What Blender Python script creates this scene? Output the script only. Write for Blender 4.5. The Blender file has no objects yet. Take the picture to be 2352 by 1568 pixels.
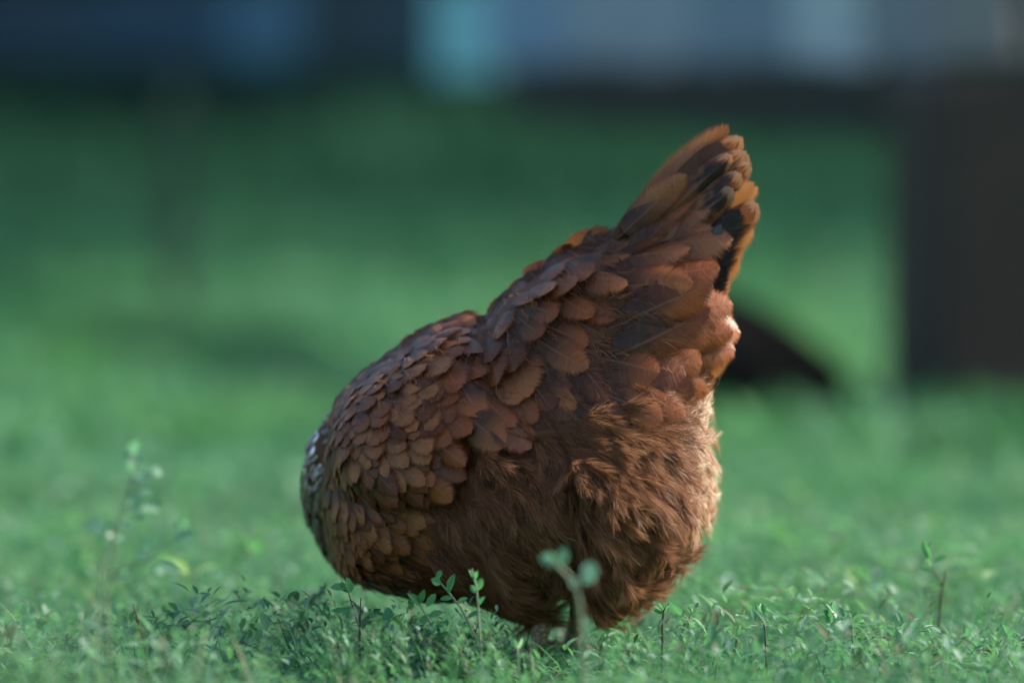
import bpy, bmesh, math, random
import numpy as np
from mathutils import Vector, Matrix

# ------------------------------------------------------------------ camera, sky, sun, exposure
scene = bpy.context.scene
C = scene.collection
R = math.radians
S = 0.75 / 2352.0            # metres per layout unit at four metres
PITCH = R(3.0)
CAM_H = 0.4457
CAM_Y = -4.0
cam_data = bpy.data.cameras.new('camera')
cam = bpy.data.objects.new('camera', cam_data)
C.objects.link(cam)
cam.location = (0, CAM_Y, CAM_H)
cam.rotation_euler = (R(90) - PITCH, 0, 0)
cam_data.sensor_width = 36
cam_data.lens = 36 * 4 / 0.75
cam_data.clip_start = 0.05
cam_data.clip_end = 600
cam_data.dof.use_dof = True
cam_data.dof.focus_distance = 3.93
cam_data.dof.aperture_fstop = 2.2
scene.camera = cam

SUN_EL, SUN_AZ = R(36), R(19)        # azimuth from +X (right) towards +Y (away from the camera)
world = bpy.data.worlds.new('World')
scene.world = world
world.use_nodes = True
wt = world.node_tree
sky = wt.nodes.new('ShaderNodeTexSky')
sky.sky_type = 'NISHITA'
sky.sun_disc = False
sky.sun_elevation = SUN_EL
sky.sun_rotation = R(90) - SUN_AZ
sky.air_density = 1.0
sky.dust_density = 2.0
sky.ozone_density = 0.6
bg = wt.nodes['Background']
bg.inputs['Strength'].default_value = 0.15
wt.links.new(sky.outputs['Color'], bg.inputs['Color'])
sun_data = bpy.data.lights.new('sun', 'SUN')
sun_data.energy = 5.0
sun_data.angle = R(5)
sun_data.color = (1.0, 0.9, 0.76)
sun = bpy.data.objects.new('sun', sun_data)
C.objects.link(sun)
to_sun = Vector((math.cos(SUN_EL) * math.cos(SUN_AZ), math.cos(SUN_EL) * math.sin(SUN_AZ), math.sin(SUN_EL)))
sun.rotation_euler = to_sun.to_track_quat('Z', 'Y').to_euler()
sun.location = to_sun * 8

scene.view_settings.view_transform = 'Standard'
scene.view_settings.look = 'None'
scene.view_settings.exposure = 0.97
scene.view_settings.gamma = 1
scene.view_settings.use_curve_mapping = False
scene.render.engine = 'CYCLES'
scene.cycles.use_denoising = True
scene.cycles.max_bounces = 6
scene.cycles.diffuse_bounces = 3
scene.cycles.glossy_bounces = 2
scene.cycles.transmission_bounces = 3
scene.cycles.transparent_max_bounces = 10
scene.cycles.caustics_reflective = False
scene.cycles.caustics_refractive = False

rng = np.random.default_rng(7)
random.seed(7)

# ------------------------------------------------------------------ small helpers
CP, SP = math.cos(PITCH), math.sin(PITCH)
def at(px, py, Y):
    """a layout position carried out to the real depth Y"""
    a, b = (px - 1176) * S, (784 - py) * S
    ray = Vector((a, 4 * CP + SP * b, -4 * SP + CP * b))
    k = (Y - CAM_Y) / ray.y
    return Vector((ray.x * k, Y, CAM_H + ray.z * k))

def tag(o, label=None, cat=None, group=None, kind=None):
    if label: o['label'] = label
    if cat: o['category'] = cat
    if group: o['group'] = group
    if kind: o['kind'] = kind
    return o

def empty(name, loc=(0, 0, 0), rz=0):
    o = bpy.data.objects.new(name, None)
    o.empty_display_size = 0.02
    C.objects.link(o)
    o.location = loc
    o.rotation_euler = (0, 0, rz)
    return o

def link(name, mesh, mat=None, parent=None, smooth=True):
    if mat is not None and not mesh.materials: mesh.materials.append(mat)
    o = bpy.data.objects.new(name, mesh)
    C.objects.link(o)
    if parent is not None: o.parent = parent
    return o

def mesh_np(name, V, F, attrs=None, smooth=True):
    """mesh from arrays; F is an (n,3) or (n,4) array; attrs: name -> (nverts,4)"""
    V = np.asarray(V, np.float32); F = np.asarray(F, np.int32)
    me = bpy.data.meshes.new(name)
    n, k = F.shape
    me.vertices.add(len(V)); me.vertices.foreach_set('co', V.ravel())
    me.loops.add(n * k); me.loops.foreach_set('vertex_index', F.ravel())
    me.polygons.add(n)
    me.polygons.foreach_set('loop_start', np.arange(0, n * k, k, dtype=np.int32))
    me.polygons.foreach_set('loop_total', np.full(n, k, np.int32))
    me.polygons.foreach_set('use_smooth', np.full(n, smooth, bool))
    me.update(calc_edges=True)
    for nm, arr in (attrs or {}).items():
        a = me.color_attributes.new(nm, 'FLOAT_COLOR', 'POINT')
        a.data.foreach_set('color', np.asarray(arr, np.float32).ravel())
    return me

def tube(pts, radii, n=8, cap=True):
    """verts and quads (as an array with repeated corners for the caps) of a tapered tube"""
    pts = [Vector(p) for p in pts]
    V, F = [], []
    up = Vector((0.13, 1, 0.21)).normalized()
    for i, p in enumerate(pts):
        t = (pts[min(i + 1, len(pts) - 1)] - pts[max(i - 1, 0)]).normalized()
        a = t.cross(up).normalized(); b = t.cross(a)
        for k in range(n):
            q = 2 * math.pi * k / n
            V.append(p + (a * math.cos(q) + b * math.sin(q)) * radii[i])
    for i in range(len(pts) - 1):
        for k in range(n):
            F.append((i * n + k, i * n + (k + 1) % n, (i + 1) * n + (k + 1) % n, (i + 1) * n + k))
    return [tuple(v) for v in V], F

def pymesh(name, V, F, smooth=True):
    me = bpy.data.meshes.new(name)
    me.from_pydata([tuple(v) for v in V], [], F)
    me.polygons.foreach_set('use_smooth', np.full(len(me.polygons), smooth, bool))
    me.update()
    return me

# ------------------------------------------------------------------ materials
class NT:
    def __init__(self, name):
        self.m = bpy.data.materials.new(name); self.m.use_nodes = True
        self.t = self.m.node_tree; self.t.nodes.clear()
        self.out = self.n('ShaderNodeOutputMaterial')
    def n(self, typ, **kw):
        nd = self.t.nodes.new(typ)
        for k, v in kw.items(): setattr(nd, k, v)
        return nd
    def l(self, a, b): self.t.links.new(a, b)
    def set(self, sock, v):
        if hasattr(v, 'is_output'): self.l(v, sock)
        elif isinstance(v, (tuple, list)) and len(v) == 3 and sock.type == 'RGBA': sock.default_value = (*v, 1)
        else: sock.default_value = v
    def mix(self, f, a, b, mode='MIX'):
        nd = self.n('ShaderNodeMix', data_type='RGBA', blend_type=mode)
        self.set(nd.inputs[0], f); self.set(nd.inputs[6], a); self.set(nd.inputs[7], b)
        return nd.outputs[2]
    def math(self, op, a, b=0.0, c=0.0, clamp=False):
        nd = self.n('ShaderNodeMath', operation=op, use_clamp=clamp)
        self.set(nd.inputs[0], a); self.set(nd.inputs[1], b); self.set(nd.inputs[2], c)
        return nd.outputs[0]
    def ramp(self, f, stops):
        nd = self.n('ShaderNodeValToRGB'); self.set(nd.inputs[0], f)
        e = nd.color_ramp.elements
        while len(e) < len(stops): e.new(0.5)
        for el, (p, c) in zip(e, stops):
            el.position = p; el.color = (*c, 1) if len(c) == 3 else c
        return nd.outputs[0]
    def rng(self, v, a, b, c=0.0, d=1.0):
        nd = self.n('ShaderNodeMapRange'); nd.clamp = True
        self.set(nd.inputs[0], v)
        for i, x in enumerate((a, b, c, d)): nd.inputs[i + 1].default_value = x
        return nd.outputs[0]
    def noise(self, scale, detail=3, rough=0.55, vec=None, dist=0.0):
        nd = self.n('ShaderNodeTexNoise')
        nd.inputs['Scale'].default_value = scale; nd.inputs['Detail'].default_value = detail
        nd.inputs['Roughness'].default_value = rough; nd.inputs['Distortion'].default_value = dist
        if vec is not None: self.l(vec, nd.inputs['Vector'])
        return nd.outputs['Fac']
    def coord(self, which='Object'):
        return self.n('ShaderNodeTexCoord').outputs[which]
    def attr(self, name):
        nd = self.n('ShaderNodeAttribute', attribute_name=name)
        sp = self.n('ShaderNodeSeparateColor'); self.l(nd.outputs['Color'], sp.inputs[0])
        return sp.outputs[0], sp.outputs[1], sp.outputs[2], nd.outputs['Alpha']
    def bsdf(self, col, rough=0.6, spec=0.4, bump=None, bstr=0.3, bdist=0.002, sheen=0.0, coat=0.0):
        p = self.n('ShaderNodeBsdfPrincipled')
        self.set(p.inputs['Base Color'], col); self.set(p.inputs['Roughness'], rough)
        p.inputs['Specular IOR Level'].default_value = spec
        if coat:
            p.inputs['Coat Weight'].default_value = coat; p.inputs['Coat Roughness'].default_value = 0.12; p.inputs['Coat IOR'].default_value = 1.9
        if sheen:
            p.inputs['Sheen Weight'].default_value = sheen; p.inputs['Sheen Roughness'].default_value = 0.4
        if bump is not None:
            b = self.n('ShaderNodeBump'); b.inputs['Strength'].default_value = bstr
            b.inputs['Distance'].default_value = bdist; self.l(bump, b.inputs['Height']); self.l(b.outputs[0], p.inputs['Normal'])
        return p.outputs[0]
    def finish(self, sh, trans=None, tcol=None):
        if trans:
            t = self.n('ShaderNodeBsdfTranslucent'); self.set(t.inputs[0], tcol)
            m = self.n('ShaderNodeMixShader'); self.set(m.inputs[0], trans)
            self.l(sh, m.inputs[1]); self.l(t.outputs[0], m.inputs[2]); sh = m.outputs[0]
        self.l(sh, self.out.inputs[0])
        return self.m

def feather_mat(name, stops, rough=0.36, spec=0.32, trans=0.2, tint=(0.55, 0.2, 0.05), blotch=None, rachis=(0.42, 0.22, 0.13), fringe=1.05, freq=110, lace=None, rim=0.52, coat=0.0, gloss=0.0, down=0.9, tip=0.0, tipcol=(0.62, 0.42, 0.27)):  # down: dark downy base plus shade painted into the gaps
    t = NT(name)
    s, v, rnd, barb = t.attr('fa')
    obj = t.n('ShaderNodeObjectInfo').outputs['Random']
    r2 = t.math('FRACT', t.math('ADD', rnd, obj))
    def barbs(fq, along):
        c = t.n('ShaderNodeCombineXYZ'); t.l(t.math('ADD', t.math('MULTIPLY', barb, fq), t.math('MULTIPLY', r2, 61.0)), c.inputs[0])
        t.l(t.math('MULTIPLY', v, along), c.inputs[1]); t.l(t.math('MULTIPLY', r2, 17.0), c.inputs[2])
        return t.noise(1.0, 2, 0.6, c.outputs[0])
    fine = barbs(freq, 2.0); wide = barbs(freq * 0.2, 1.2)
    col = t.ramp(r2, stops)
    # downy darker base of each feather, streaks barb by barb, paler tip
    col = t.mix(t.rng(s, 0.25, 0.78, down, 0.0), col, (0.022, 0.010, 0.006))  # base darkened further to paint shade into the gaps between feathers
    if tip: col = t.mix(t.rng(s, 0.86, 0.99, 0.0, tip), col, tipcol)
    col = t.mix(t.rng(fine, 0.35, 0.65, 0.5, 0.0), col, t.mix(0.8, col, (0.03, 0.012, 0.006)))
    col = t.mix(t.rng(wide, 0.5, 0.72, 0.0, 0.3), col, t.mix(0.3, col, (0.5, 0.26, 0.15)))
    if lace:
        col = t.mix(t.math('MAXIMUM', t.rng(v, 0.55, 0.95, 0.0, 0.6), t.rng(s, 0.8, 1.0, 0.0, 0.4)), col, lace)
    if blotch:
        cb = t.n('ShaderNodeCombineXYZ'); t.l(t.math('MULTIPLY', s, 5.0), cb.inputs[0]); t.l(t.math('MULTIPLY', v, 2.2), cb.inputs[1]); t.l(t.math('ADD', t.math('MULTIPLY', r2, 31.0), barb), cb.inputs[2])
        nb = t.noise(1.0, 5, 0.7, cb.outputs[0])
        f = t.math('ADD', t.rng(s, blotch[0], blotch[0] + 0.3, 0, 1), t.rng(nb, 0.3, 0.7, -0.65, 0.4))
        f = t.math('SUBTRACT', f, t.rng(s, 0.88, 0.99, 0, 0.9))
        f = t.math('SUBTRACT', f, t.rng(v, 0.55, 1.0, 0, 0.55))
        col = t.mix(t.rng(f, 0.35, 0.72), col, (0.012, 0.011, 0.013))
    col = t.mix(t.rng(v, 0.0, 0.05, 0.28, 0.0), col, rachis)
    sh = t.bsdf(col, t.rng(wide, 0.3, 0.7, rough - 0.08, rough + 0.12), spec, t.math('ADD', fine, t.math('MULTIPLY', wide, 1.5)), 0.35, 0.0006, coat=coat)
    tr = t.n('ShaderNodeBsdfTranslucent'); t.set(tr.inputs[0], t.mix(0.5, col, tint))
    m = t.n('ShaderNodeMixShader'); m.inputs[0].default_value = trans; t.l(sh, m.inputs[1]); t.l(tr.outputs[0], m.inputs[2])
    if gloss:
        gl = t.n('ShaderNodeBsdfGlossy'); gl.inputs['Color'].default_value = (0.82, 0.9, 1.0, 1); gl.inputs['Roughness'].default_value = 0.14
        mg = t.n('ShaderNodeMixShader'); t.l(t.math('MULTIPLY', t.rng(s, 0.35, 0.75, 0.0, gloss), t.rng(r2, 0.25, 0.6)), mg.inputs[0]); t.l(m.outputs[0], mg.inputs[1]); t.l(gl.outputs[0], mg.inputs[2]); m = mg
    # loose barb ends: gaps between barbs open towards the rim
    gap = t.math('MULTIPLY', t.rng(v, rim, 1.0, 0.0, 1.0), fringe)
    hole = t.rng(t.math('SUBTRACT', gap, t.math('MULTIPLY', t.rng(barbs(freq * 1.5, 0.7), 0.3, 0.7), 0.6)), -0.1, 0.55)
    tp = t.n('ShaderNodeBsdfTransparent'); m2 = t.n('ShaderNodeMixShader')
    t.l(hole, m2.inputs[0]); t.l(m.outputs[0], m2.inputs[1]); t.l(tp.outputs[0], m2.inputs[2])
    t.l(m2.outputs[0], t.out.inputs[0])
    return t.m

BROWN = [(0.0, (0.105, 0.024, 0.006)), (0.35, (0.205, 0.051, 0.011)), (0.7, (0.29, 0.077, 0.018)), (1.0, (0.39, 0.122, 0.036))]
PALE = [(0.0, (0.27, 0.082, 0.028)), (1.0, (0.40, 0.148, 0.068))]
DARK = [(0.0, (0.07, 0.028, 0.016)), (0.5, (0.11, 0.045, 0.026)), (1.0, (0.16, 0.07, 0.04))]
M_FEATHER = feather_mat('feather_brown', BROWN)
M_LACED = feather_mat('feather_laced', [(0, (0.10, 0.026, 0.008)), (0.5, (0.21, 0.062, 0.018)), (1, (0.40, 0.15, 0.055))], lace=(0.045, 0.015, 0.007), freq=60, spec=0.25, rough=0.36)
M_FPALE = feather_mat('feather_pale_brown', PALE)
M_FDARK = feather_mat('feather_glossy_dark', DARK, rough=0.3, spec=1.0, trans=0.05, freq=40, fringe=0.6, coat=0.5, gloss=0.5, down=0.4, tip=0.75, tipcol=(0.46, 0.54, 0.66))  # blue-grey tip colour paints sky glints onto the hackles
M_TAIL = feather_mat('feather_tail_blotched', [(0, (0.22, 0.075, 0.028)), (0.5, (0.30, 0.112, 0.046)), (1, (0.38, 0.155, 0.07))], trans=0.3, blotch=(0.52,), down=0.3, tip=0.7, freq=320, fringe=0.8, rim=0.84)
M_BLACK = feather_mat('feather_black', [(0, (0.008, 0.008, 0.009)), (1, (0.012, 0.012, 0.013))], rough=0.55, spec=0.2, trans=0.02, tint=(0.02, 0.01, 0.01), rachis=(0.02, 0.02, 0.02))
M_SLATE = feather_mat('feather_slate', [(0, (0.05, 0.055, 0.07)), (1, (0.07, 0.075, 0.09))], rough=0.34, trans=0.05, tint=(0.05, 0.05, 0.06), rachis=(0.1, 0.1, 0.11))
M_AMBER = feather_mat('feather_amber', [(0, (0.27, 0.10, 0.035)), (1, (0.36, 0.15, 0.06))], trans=0.4, tint=(0.7, 0.32, 0.10), freq=200, down=0.3, tip=0.12)

def fluff_mat(name, stops, trans, tint):
    t = NT(name)
    s, v, rnd, strand = t.attr('fa')
    col = t.ramp(rnd, stops)
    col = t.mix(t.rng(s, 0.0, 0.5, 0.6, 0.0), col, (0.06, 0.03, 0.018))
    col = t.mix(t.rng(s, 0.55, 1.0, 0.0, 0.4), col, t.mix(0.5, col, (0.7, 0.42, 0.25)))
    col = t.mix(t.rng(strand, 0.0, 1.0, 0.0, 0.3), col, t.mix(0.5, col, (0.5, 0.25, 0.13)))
    sh = t.bsdf(col, 0.5, 0.35)
    return t.finish(sh, trans, t.mix(0.5, col, tint))
M_FLUFF = fluff_mat('downy_fluff', [(0, (0.075, 0.024, 0.009)), (0.4, (0.15, 0.051, 0.019)), (0.78, (0.29, 0.115, 0.048)), (1, (0.86, 0.74, 0.58))], 0.35, (0.85, 0.48, 0.25))

t = NT('hen_skin')
nz = t.noise(60, 4, 0.6, t.coord())
M_BODY = t.finish(t.bsdf(t.ramp(nz, [(0.3, (0.05, 0.02, 0.012)), (0.7, (0.10, 0.042, 0.024))]), 0.7, 0.2, nz, 0.4, 0.004))
t = NT('leg_scales')
vo = t.n('ShaderNodeTexVoronoi'); vo.inputs['Scale'].default_value = 330
t.l(t.coord(), vo.inputs['Vector'])
M_LEG = t.finish(t.bsdf(t.ramp(vo.outputs['Distance'], [(0.1, (0.36, 0.27, 0.17)), (0.75, (0.14, 0.10, 0.065))]), 0.45, 0.4, vo.outputs['Distance'], 0.6, 0.0012))
t = NT('claw'); M_CLAW = t.finish(t.bsdf((0.10, 0.085, 0.07), 0.4))
t = NT('comb_red'); nz = t.noise(300, 3); M_COMB = t.finish(t.bsdf(t.ramp(nz, [(0.3, (0.32, 0.07, 0.05)), (0.7, (0.42, 0.12, 0.09))]), 0.55, 0.4, nz, 0.4, 0.001))
t = NT('beak_horn'); M_BEAK = t.finish(t.bsdf((0.36, 0.2, 0.12), 0.35))
t = NT('eye'); M_EYE = t.finish(t.bsdf((0.02, 0.01, 0.006), 0.08, 0.8))

def leaf_mat(name, stops, trans=0.36, rough=0.5, tint=(0.16, 0.5, 0.16), spec=0.22):
    t = NT(name)
    s, v, rnd, a = t.attr('fa')
    obj = t.n('ShaderNodeObjectInfo').outputs['Random']
    r2 = t.math('FRACT', t.math('ADD', rnd, obj))
    col = t.ramp(r2, stops)
    col = t.mix(t.rng(v, 0.0, 0.12, 0.35, 0.0), col, (0.22, 0.36, 0.18))
    nz = t.noise(240, 2, 0.6, t.coord())
    col = t.mix(t.rng(nz, 0.4, 0.75, 0, 0.35), col, t.mix(0.5, col, (0.16, 0.30, 0.16)))
    return t.finish(t.bsdf(col, rough, spec), trans, t.mix(0.6, col, tint))
GREENS = [(0.0, (0.12, 0.10, 0.06)), (0.14, (0.06, 0.10, 0.06)), (0.2, (0.022, 0.095, 0.060)), (0.3, (0.024, 0.14, 0.080)), (0.55, (0.045, 0.18, 0.065)), (0.72, (0.10, 0.24, 0.07)), (0.84, (0.12, 0.28, 0.17)), (1.0, (0.32, 0.44, 0.37))]
M_LEAF = leaf_mat('groundcover_leaf', GREENS)
M_GRASS = leaf_mat('grass_blade', [(0, (0.05, 0.085, 0.05)), (0.12, (0.016, 0.11, 0.058)), (0.42, (0.030, 0.16, 0.075)), (0.62, (0.09, 0.23, 0.065)), (0.78, (0.06, 0.22, 0.10)), (1, (0.16, 0.33, 0.22))], trans=0.3, spec=0.12)
M_STRAW = leaf_mat('dry_straw', [(0, (0.20, 0.16, 0.10)), (0.35, (0.32, 0.30, 0.20)), (0.6, (0.12, 0.24, 0.13)), (1, (0.22, 0.34, 0.24))], trans=0.3)
M_SHADE_GRASS = leaf_mat('shade_grass_blade', [(0, (0.010, 0.055, 0.042)), (1, (0.022, 0.092, 0.06))], trans=0.15, rough=0.55, tint=(0.06, 0.24, 0.10), spec=0.0)
M_HEDGE = leaf_mat('hedge_leaf', [(0, (0.012, 0.06, 0.048)), (1, (0.028, 0.09, 0.062))], trans=0.1, rough=0.9, tint=(0.05, 0.18, 0.08), spec=0.0)
M_SPRIG = leaf_mat('fresh_leaf', [(0, (0.035, 0.22, 0.085)), (0.5, (0.07, 0.28, 0.07)), (1, (0.14, 0.36, 0.14))], trans=0.42, rough=0.4, spec=0.4)
M_BROAD = leaf_mat('broad_weed_leaf', [(0, (0.05, 0.20, 0.10)), (0.35, (0.12, 0.28, 0.07)), (0.6, (0.20, 0.34, 0.09)), (0.8, (0.20, 0.36, 0.27)), (1, (0.36, 0.48, 0.42))], trans=0.35, rough=0.4, spec=0.45)
M_WEED = leaf_mat('pale_weed_leaf', [(0, (0.12, 0.28, 0.19)), (1, (0.25, 0.42, 0.33))], trans=0.35, rough=0.45, spec=0.3)
t = NT('twig_bark'); nz = t.noise(400, 3, 0.6, t.coord())
M_TWIG = t.finish(t.bsdf(t.ramp(nz, [(0.3, (0.045, 0.028, 0.02)), (0.7, (0.12, 0.075, 0.05))]), 0.7, 0.3))
t = NT('green_stem'); nz = t.noise(300, 3, 0.6, t.coord())
M_STEM = t.finish(t.bsdf(t.ramp(nz, [(0.3, (0.10, 0.17, 0.10)), (0.7, (0.22, 0.26, 0.16))]), 0.5, 0.4))

t = NT('lawn_ground')
g = t.coord()
n1 = t.noise(1.1, 4, 0.55, g); n2 = t.noise(9, 5, 0.65, g); n3 = t.noise(70, 4, 0.7, g)
c = t.ramp(n1, [(0.32, (0.02, 0.11, 0.062)), (0.5, (0.03, 0.15, 0.07)), (0.68, (0.06, 0.20, 0.08))])
c = t.mix(t.rng(n2, 0.42, 0.68, 0, 0.6), c, (0.10, 0.25, 0.13))
c = t.mix(t.rng(n2, 0.28, 0.42, 0.5, 0), c, (0.075, 0.08, 0.05))
c = t.mix(t.rng(n3, 0.35, 0.6, 0.45, 0), c, (0.03, 0.07, 0.045))
M_GROUND = t.finish(t.bsdf(c, 0.8, 0.2, n3, 0.8, 0.02))
def wood_mat(name, col, var=0.5):
    t = NT(name)
    mp = t.n('ShaderNodeMapping'); t.l(t.coord(), mp.inputs[0]); mp.inputs['Scale'].default_value = (14, 14, 1.3)
    nz = t.noise(6, 5, 0.65, mp.outputs[0], 0.6)
    cc = t.mix(t.rng(nz, 0.35, 0.7, 0, var), col, tuple(x * 0.45 for x in col))
    return t.finish(t.bsdf(cc, 0.7, 0.3, nz, 0.5, 0.004))
M_POST = wood_mat('dark_post_wood', (0.042, 0.031, 0.025))
M_RAIL = wood_mat('black_rail_wood', (0.018, 0.018, 0.018))
t = NT('dark_rock'); nz = t.noise(14, 6, 0.65, t.coord())
M_ROCK = t.finish(t.bsdf(t.ramp(nz, [(0.3, (0.004, 0.004, 0.004)), (0.7, (0.012, 0.012, 0.012))]), 0.95, 0.0, nz, 0.7, 0.02))

# ------------------------------------------------------------------ the setting: ground
def ground():
    n = 90
    e = np.sign(np.linspace(-1, 1, n)) * np.abs(np.linspace(-1, 1, n)) ** 3 * 250
    X, Y = np.meshgrid(e, e + 3)
    Z = 0.006 * np.sin(X * 2.1 + 0.4) * np.cos(Y * 1.7) * (np.abs(X) < 20) * (np.abs(Y) < 20) - 0.008
    V = np.stack([X, Y, Z], -1).reshape(-1, 3)
    i = np.arange(n * n).reshape(n, n)
    F = np.stack([i[:-1, :-1], i[:-1, 1:], i[1:, 1:], i[1:, :-1]], -1).reshape(-1, 4)
    tag(link('lawn', mesh_np('lawn', V, F), M_GROUND), kind='structure')
ground()

# ------------------------------------------------------------------ low vegetation that nobody could count
def leaf_cloud(name, base, length, width, az, tilt, bend=0.25, fold=0.18, rnd=None, low=False):
    """many small folded leaves at once: three verts across, four along; arrays of n"""
    n = len(base)
    s = np.array([0.0, 0.45, 1.0] if low else [0.0, 0.33, 0.7, 1.0]); w = np.array([0.3, 1.0, 0.0] if low else [0.12, 0.95, 0.8, 0.0]); q_ = len(s)
    loc = np.zeros((n, q_, 3, 3), np.float32)
    for i in range(q_):
        for j, sgn in enumerate((-1, 0, 1)):
            loc[:, i, j, 0] = s[i] * length
            loc[:, i, j, 1] = sgn * w[i] * width / 2
            loc[:, i, j, 2] = -bend * s[i] ** 2 * length + abs(sgn) * fold * w[i] * width
    ca, sa, ct, st = np.cos(az), np.sin(az), np.cos(tilt), np.sin(tilt)
    x = loc[..., 0] * ct[:, None, None] - loc[..., 2] * st[:, None, None]
    z = loc[..., 0] * st[:, None, None] + loc[..., 2] * ct[:, None, None]
    y = loc[..., 1]
    V = np.stack([x * ca[:, None, None] - y * sa[:, None, None], x * sa[:, None, None] + y * ca[:, None, None], z], -1) + base[:, None, None, :]
    q = []
    for i in range(q_ - 1):
        for j in range(2):
            a = i * 3 + j; q.append((a, a + 3, a + 4, a + 1))
    F = (np.arange(n)[:, None, None] * (3 * q_) + np.array(q)[None]).reshape(-1, 4)
    at_ = np.zeros((n, q_, 3, 4), np.float32)
    at_[..., 0] = s[None, :, None]; at_[..., 1] = np.array([1, 0, 1])[None, None, :]
    at_[..., 2] = (rng.random(n) if rnd is None else rnd)[:, None, None]; at_[..., 3] = 1
    return mesh_np(name, V.reshape(-1, 3), F, {'fa': at_.reshape(-1, 4)})

def clump(x, y, f, seed):
    """smooth patchiness in [0,1]"""
    r = np.random.default_rng(seed); v = np.zeros_like(x)
    for k in range(7):
        a = r.random() * 6.28; fr = f * (0.6 + 1.3 * r.random())
        v += np.sin((x * math.cos(a) + y * math.sin(a)) * fr + r.random() * 6.28)
    return np.clip(0.5 + v / 5.0, 0, 1)

def mixed(x, y, f, seed, k=0.55):
    """leaf tone that drifts in patches over the lawn"""
    return np.clip(k * clump(x, y, f, seed) + (1 - k) * rng.random(len(x)), 0, 0.999)

def vegetation():
    # near ground cover: leaves on creeping stems, from in front of the hen to behind it
    n = 34000
    Y = -1.0 + 2.6 * rng.random(n)
    X = (rng.random(n) - 0.5) * 2 * (0.55 + 0.14 * (Y + 1.0))
    top = 0.004 + 0.040 * clump(X, Y, 17, 3) ** 1.6 + 0.014 * clump(X, Y, 60, 5)
    top += 0.020 * np.clip((-X - 0.15) / 0.25, 0, 1) * np.clip((0.1 - Y) / 0.3, 0, 1)
    Z = top * rng.random(n) ** 0.6
    L = 0.006 + 0.012 * rng.random(n) ** 1.3; Wd = L * (0.24 + 0.22 * rng.random(n))
    parts = [(np.stack([X, Y, Z], -1), L, Wd, rng.random(n) * 6.28, R(-10) + R(75) * rng.random(n), mixed(X, Y, 14, 31))]
    # upright leafy shoots that stand above it
    m = 1000
    sy = -0.75 + 1.5 * rng.random(m); sx = (rng.random(m) - 0.5) * 2 * (0.5 + 0.13 * (sy + 0.8))
    keep = clump(sx, sy, 9, 14) + 0.25 * rng.random(m) > 0.45
    sx, sy = sx[keep], sy[keep]
    H = 0.022 + 0.034 * rng.random(len(sx)) ** 1.5
    fy = rng.uniform(-0.95, -0.35, 260); fx = np.concatenate([rng.uniform(-0.5, 0.5, 130), rng.uniform(-0.5, -0.16, 130)])
    gx_ = np.concatenate([rng.normal(0.0, 0.10, 60), rng.uniform(-0.13, 0.03, 50)]); gx_ = np.where(np.abs(gx_ - 0.035) < 0.035, gx_ - 0.11, gx_); gy_ = rng.uniform(-0.22, -0.08, 110)
    sx = np.concatenate([sx, fx, gx_]); sy = np.concatenate([sy, fy, gy_]); m = len(sx)
    H = np.concatenate([H, 0.04 + 0.04 * rng.random(260) + 0.055 * np.clip((-fx - 0.12) / 0.2, 0, 1) * rng.random(260), 0.03 + 0.03 * rng.random(110) ** 1.3 * (np.abs(gx_ - 0.035) > 0.03)]); lean = rng.normal(0, 0.35, (m, 2)); k = 11
    i = np.repeat(np.arange(m), k); u = np.tile((np.arange(k) + 0.5) / k, m)
    P = np.stack([sx[i] + lean[i, 0] * H[i] * u ** 1.4, sy[i] + lean[i, 1] * H[i] * u ** 1.4, H[i] * u], -1)
    L = (0.011 - 0.005 * u) * rng.uniform(0.7, 1.3, len(i))
    parts.append((P, L, L * rng.uniform(0.3, 0.45, len(i)), np.tile(np.arange(k) * 2.4, m) + rng.normal(0, 0.5, len(i)) + sx[i] * 900, R(20) + R(50) * rng.random(len(i)), np.clip(rng.random(m)[i] * 0.7 + 0.3 * rng.random(len(i)), 0.1, 0.99)))
    parts.append((np.stack([sx, sy, np.zeros(m)], -1), H * 1.02, np.full(m, 0.0012), np.arctan2(lean[:, 1], lean[:, 0]), np.arctan2(1, np.hypot(lean[:, 0], lean[:, 1])), np.full(m, 0.9) * rng.random(m)))
    cat = [np.concatenate([p[q] for p in parts]) for q in range(6)]
    me = leaf_cloud('near_leaves', *cat[:5], rnd=cat[5])
    tag(link('ground_cover', me, M_LEAF), 'small-leaved green ground cover around the hen', 'ground cover', kind='stuff')
    # grass blades in the near lawn
    n = 20000
    Y = -1.0 + 3.4 * rng.random(n)
    X = (rng.random(n) - 0.5) * 2 * (0.55 + 0.14 * (Y + 1.0))
    L = 0.016 + 0.04 * rng.random(n) ** 1.5 * (0.3 + clump(X, Y, 12, 9)); Wd = 0.0010 + 0.0014 * rng.random(n)
    me = leaf_cloud('near_grass', np.stack([X, Y, np.zeros(n)], -1), L, Wd, rng.random(n) * 6.28, R(30) + R(55) * rng.random(n), bend=0.35, rnd=mixed(X, Y, 10, 32))
    tag(link('grass', me, M_GRASS), 'short thin grass blades among the ground cover', 'grass', kind='stuff')
    n = 420
    Y = rng.uniform(-0.95, 0.9, n); X = (rng.random(n) - 0.5) * 2 * (0.5 + 0.14 * (Y + 1.0))
    L = rng.uniform(0.035, 0.10, n) * (0.6 + 0.6 * clump(X, Y, 9, 44)); Wd = rng.uniform(0.0010, 0.0026, n)
    me = leaf_cloud('straws', np.stack([X, Y, np.zeros(n)], -1), L, Wd, rng.random(n) * 6.28, R(25) + R(55) * rng.random(n), bend=0.55, rnd=rng.random(n))
    tag(link('straw', me, M_STRAW), 'pale dry straws and long bent blades in the near grass', 'straw', kind='stuff')
    # the lawn further back: broader tufts, thinning out with distance
    n = 72000
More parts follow.
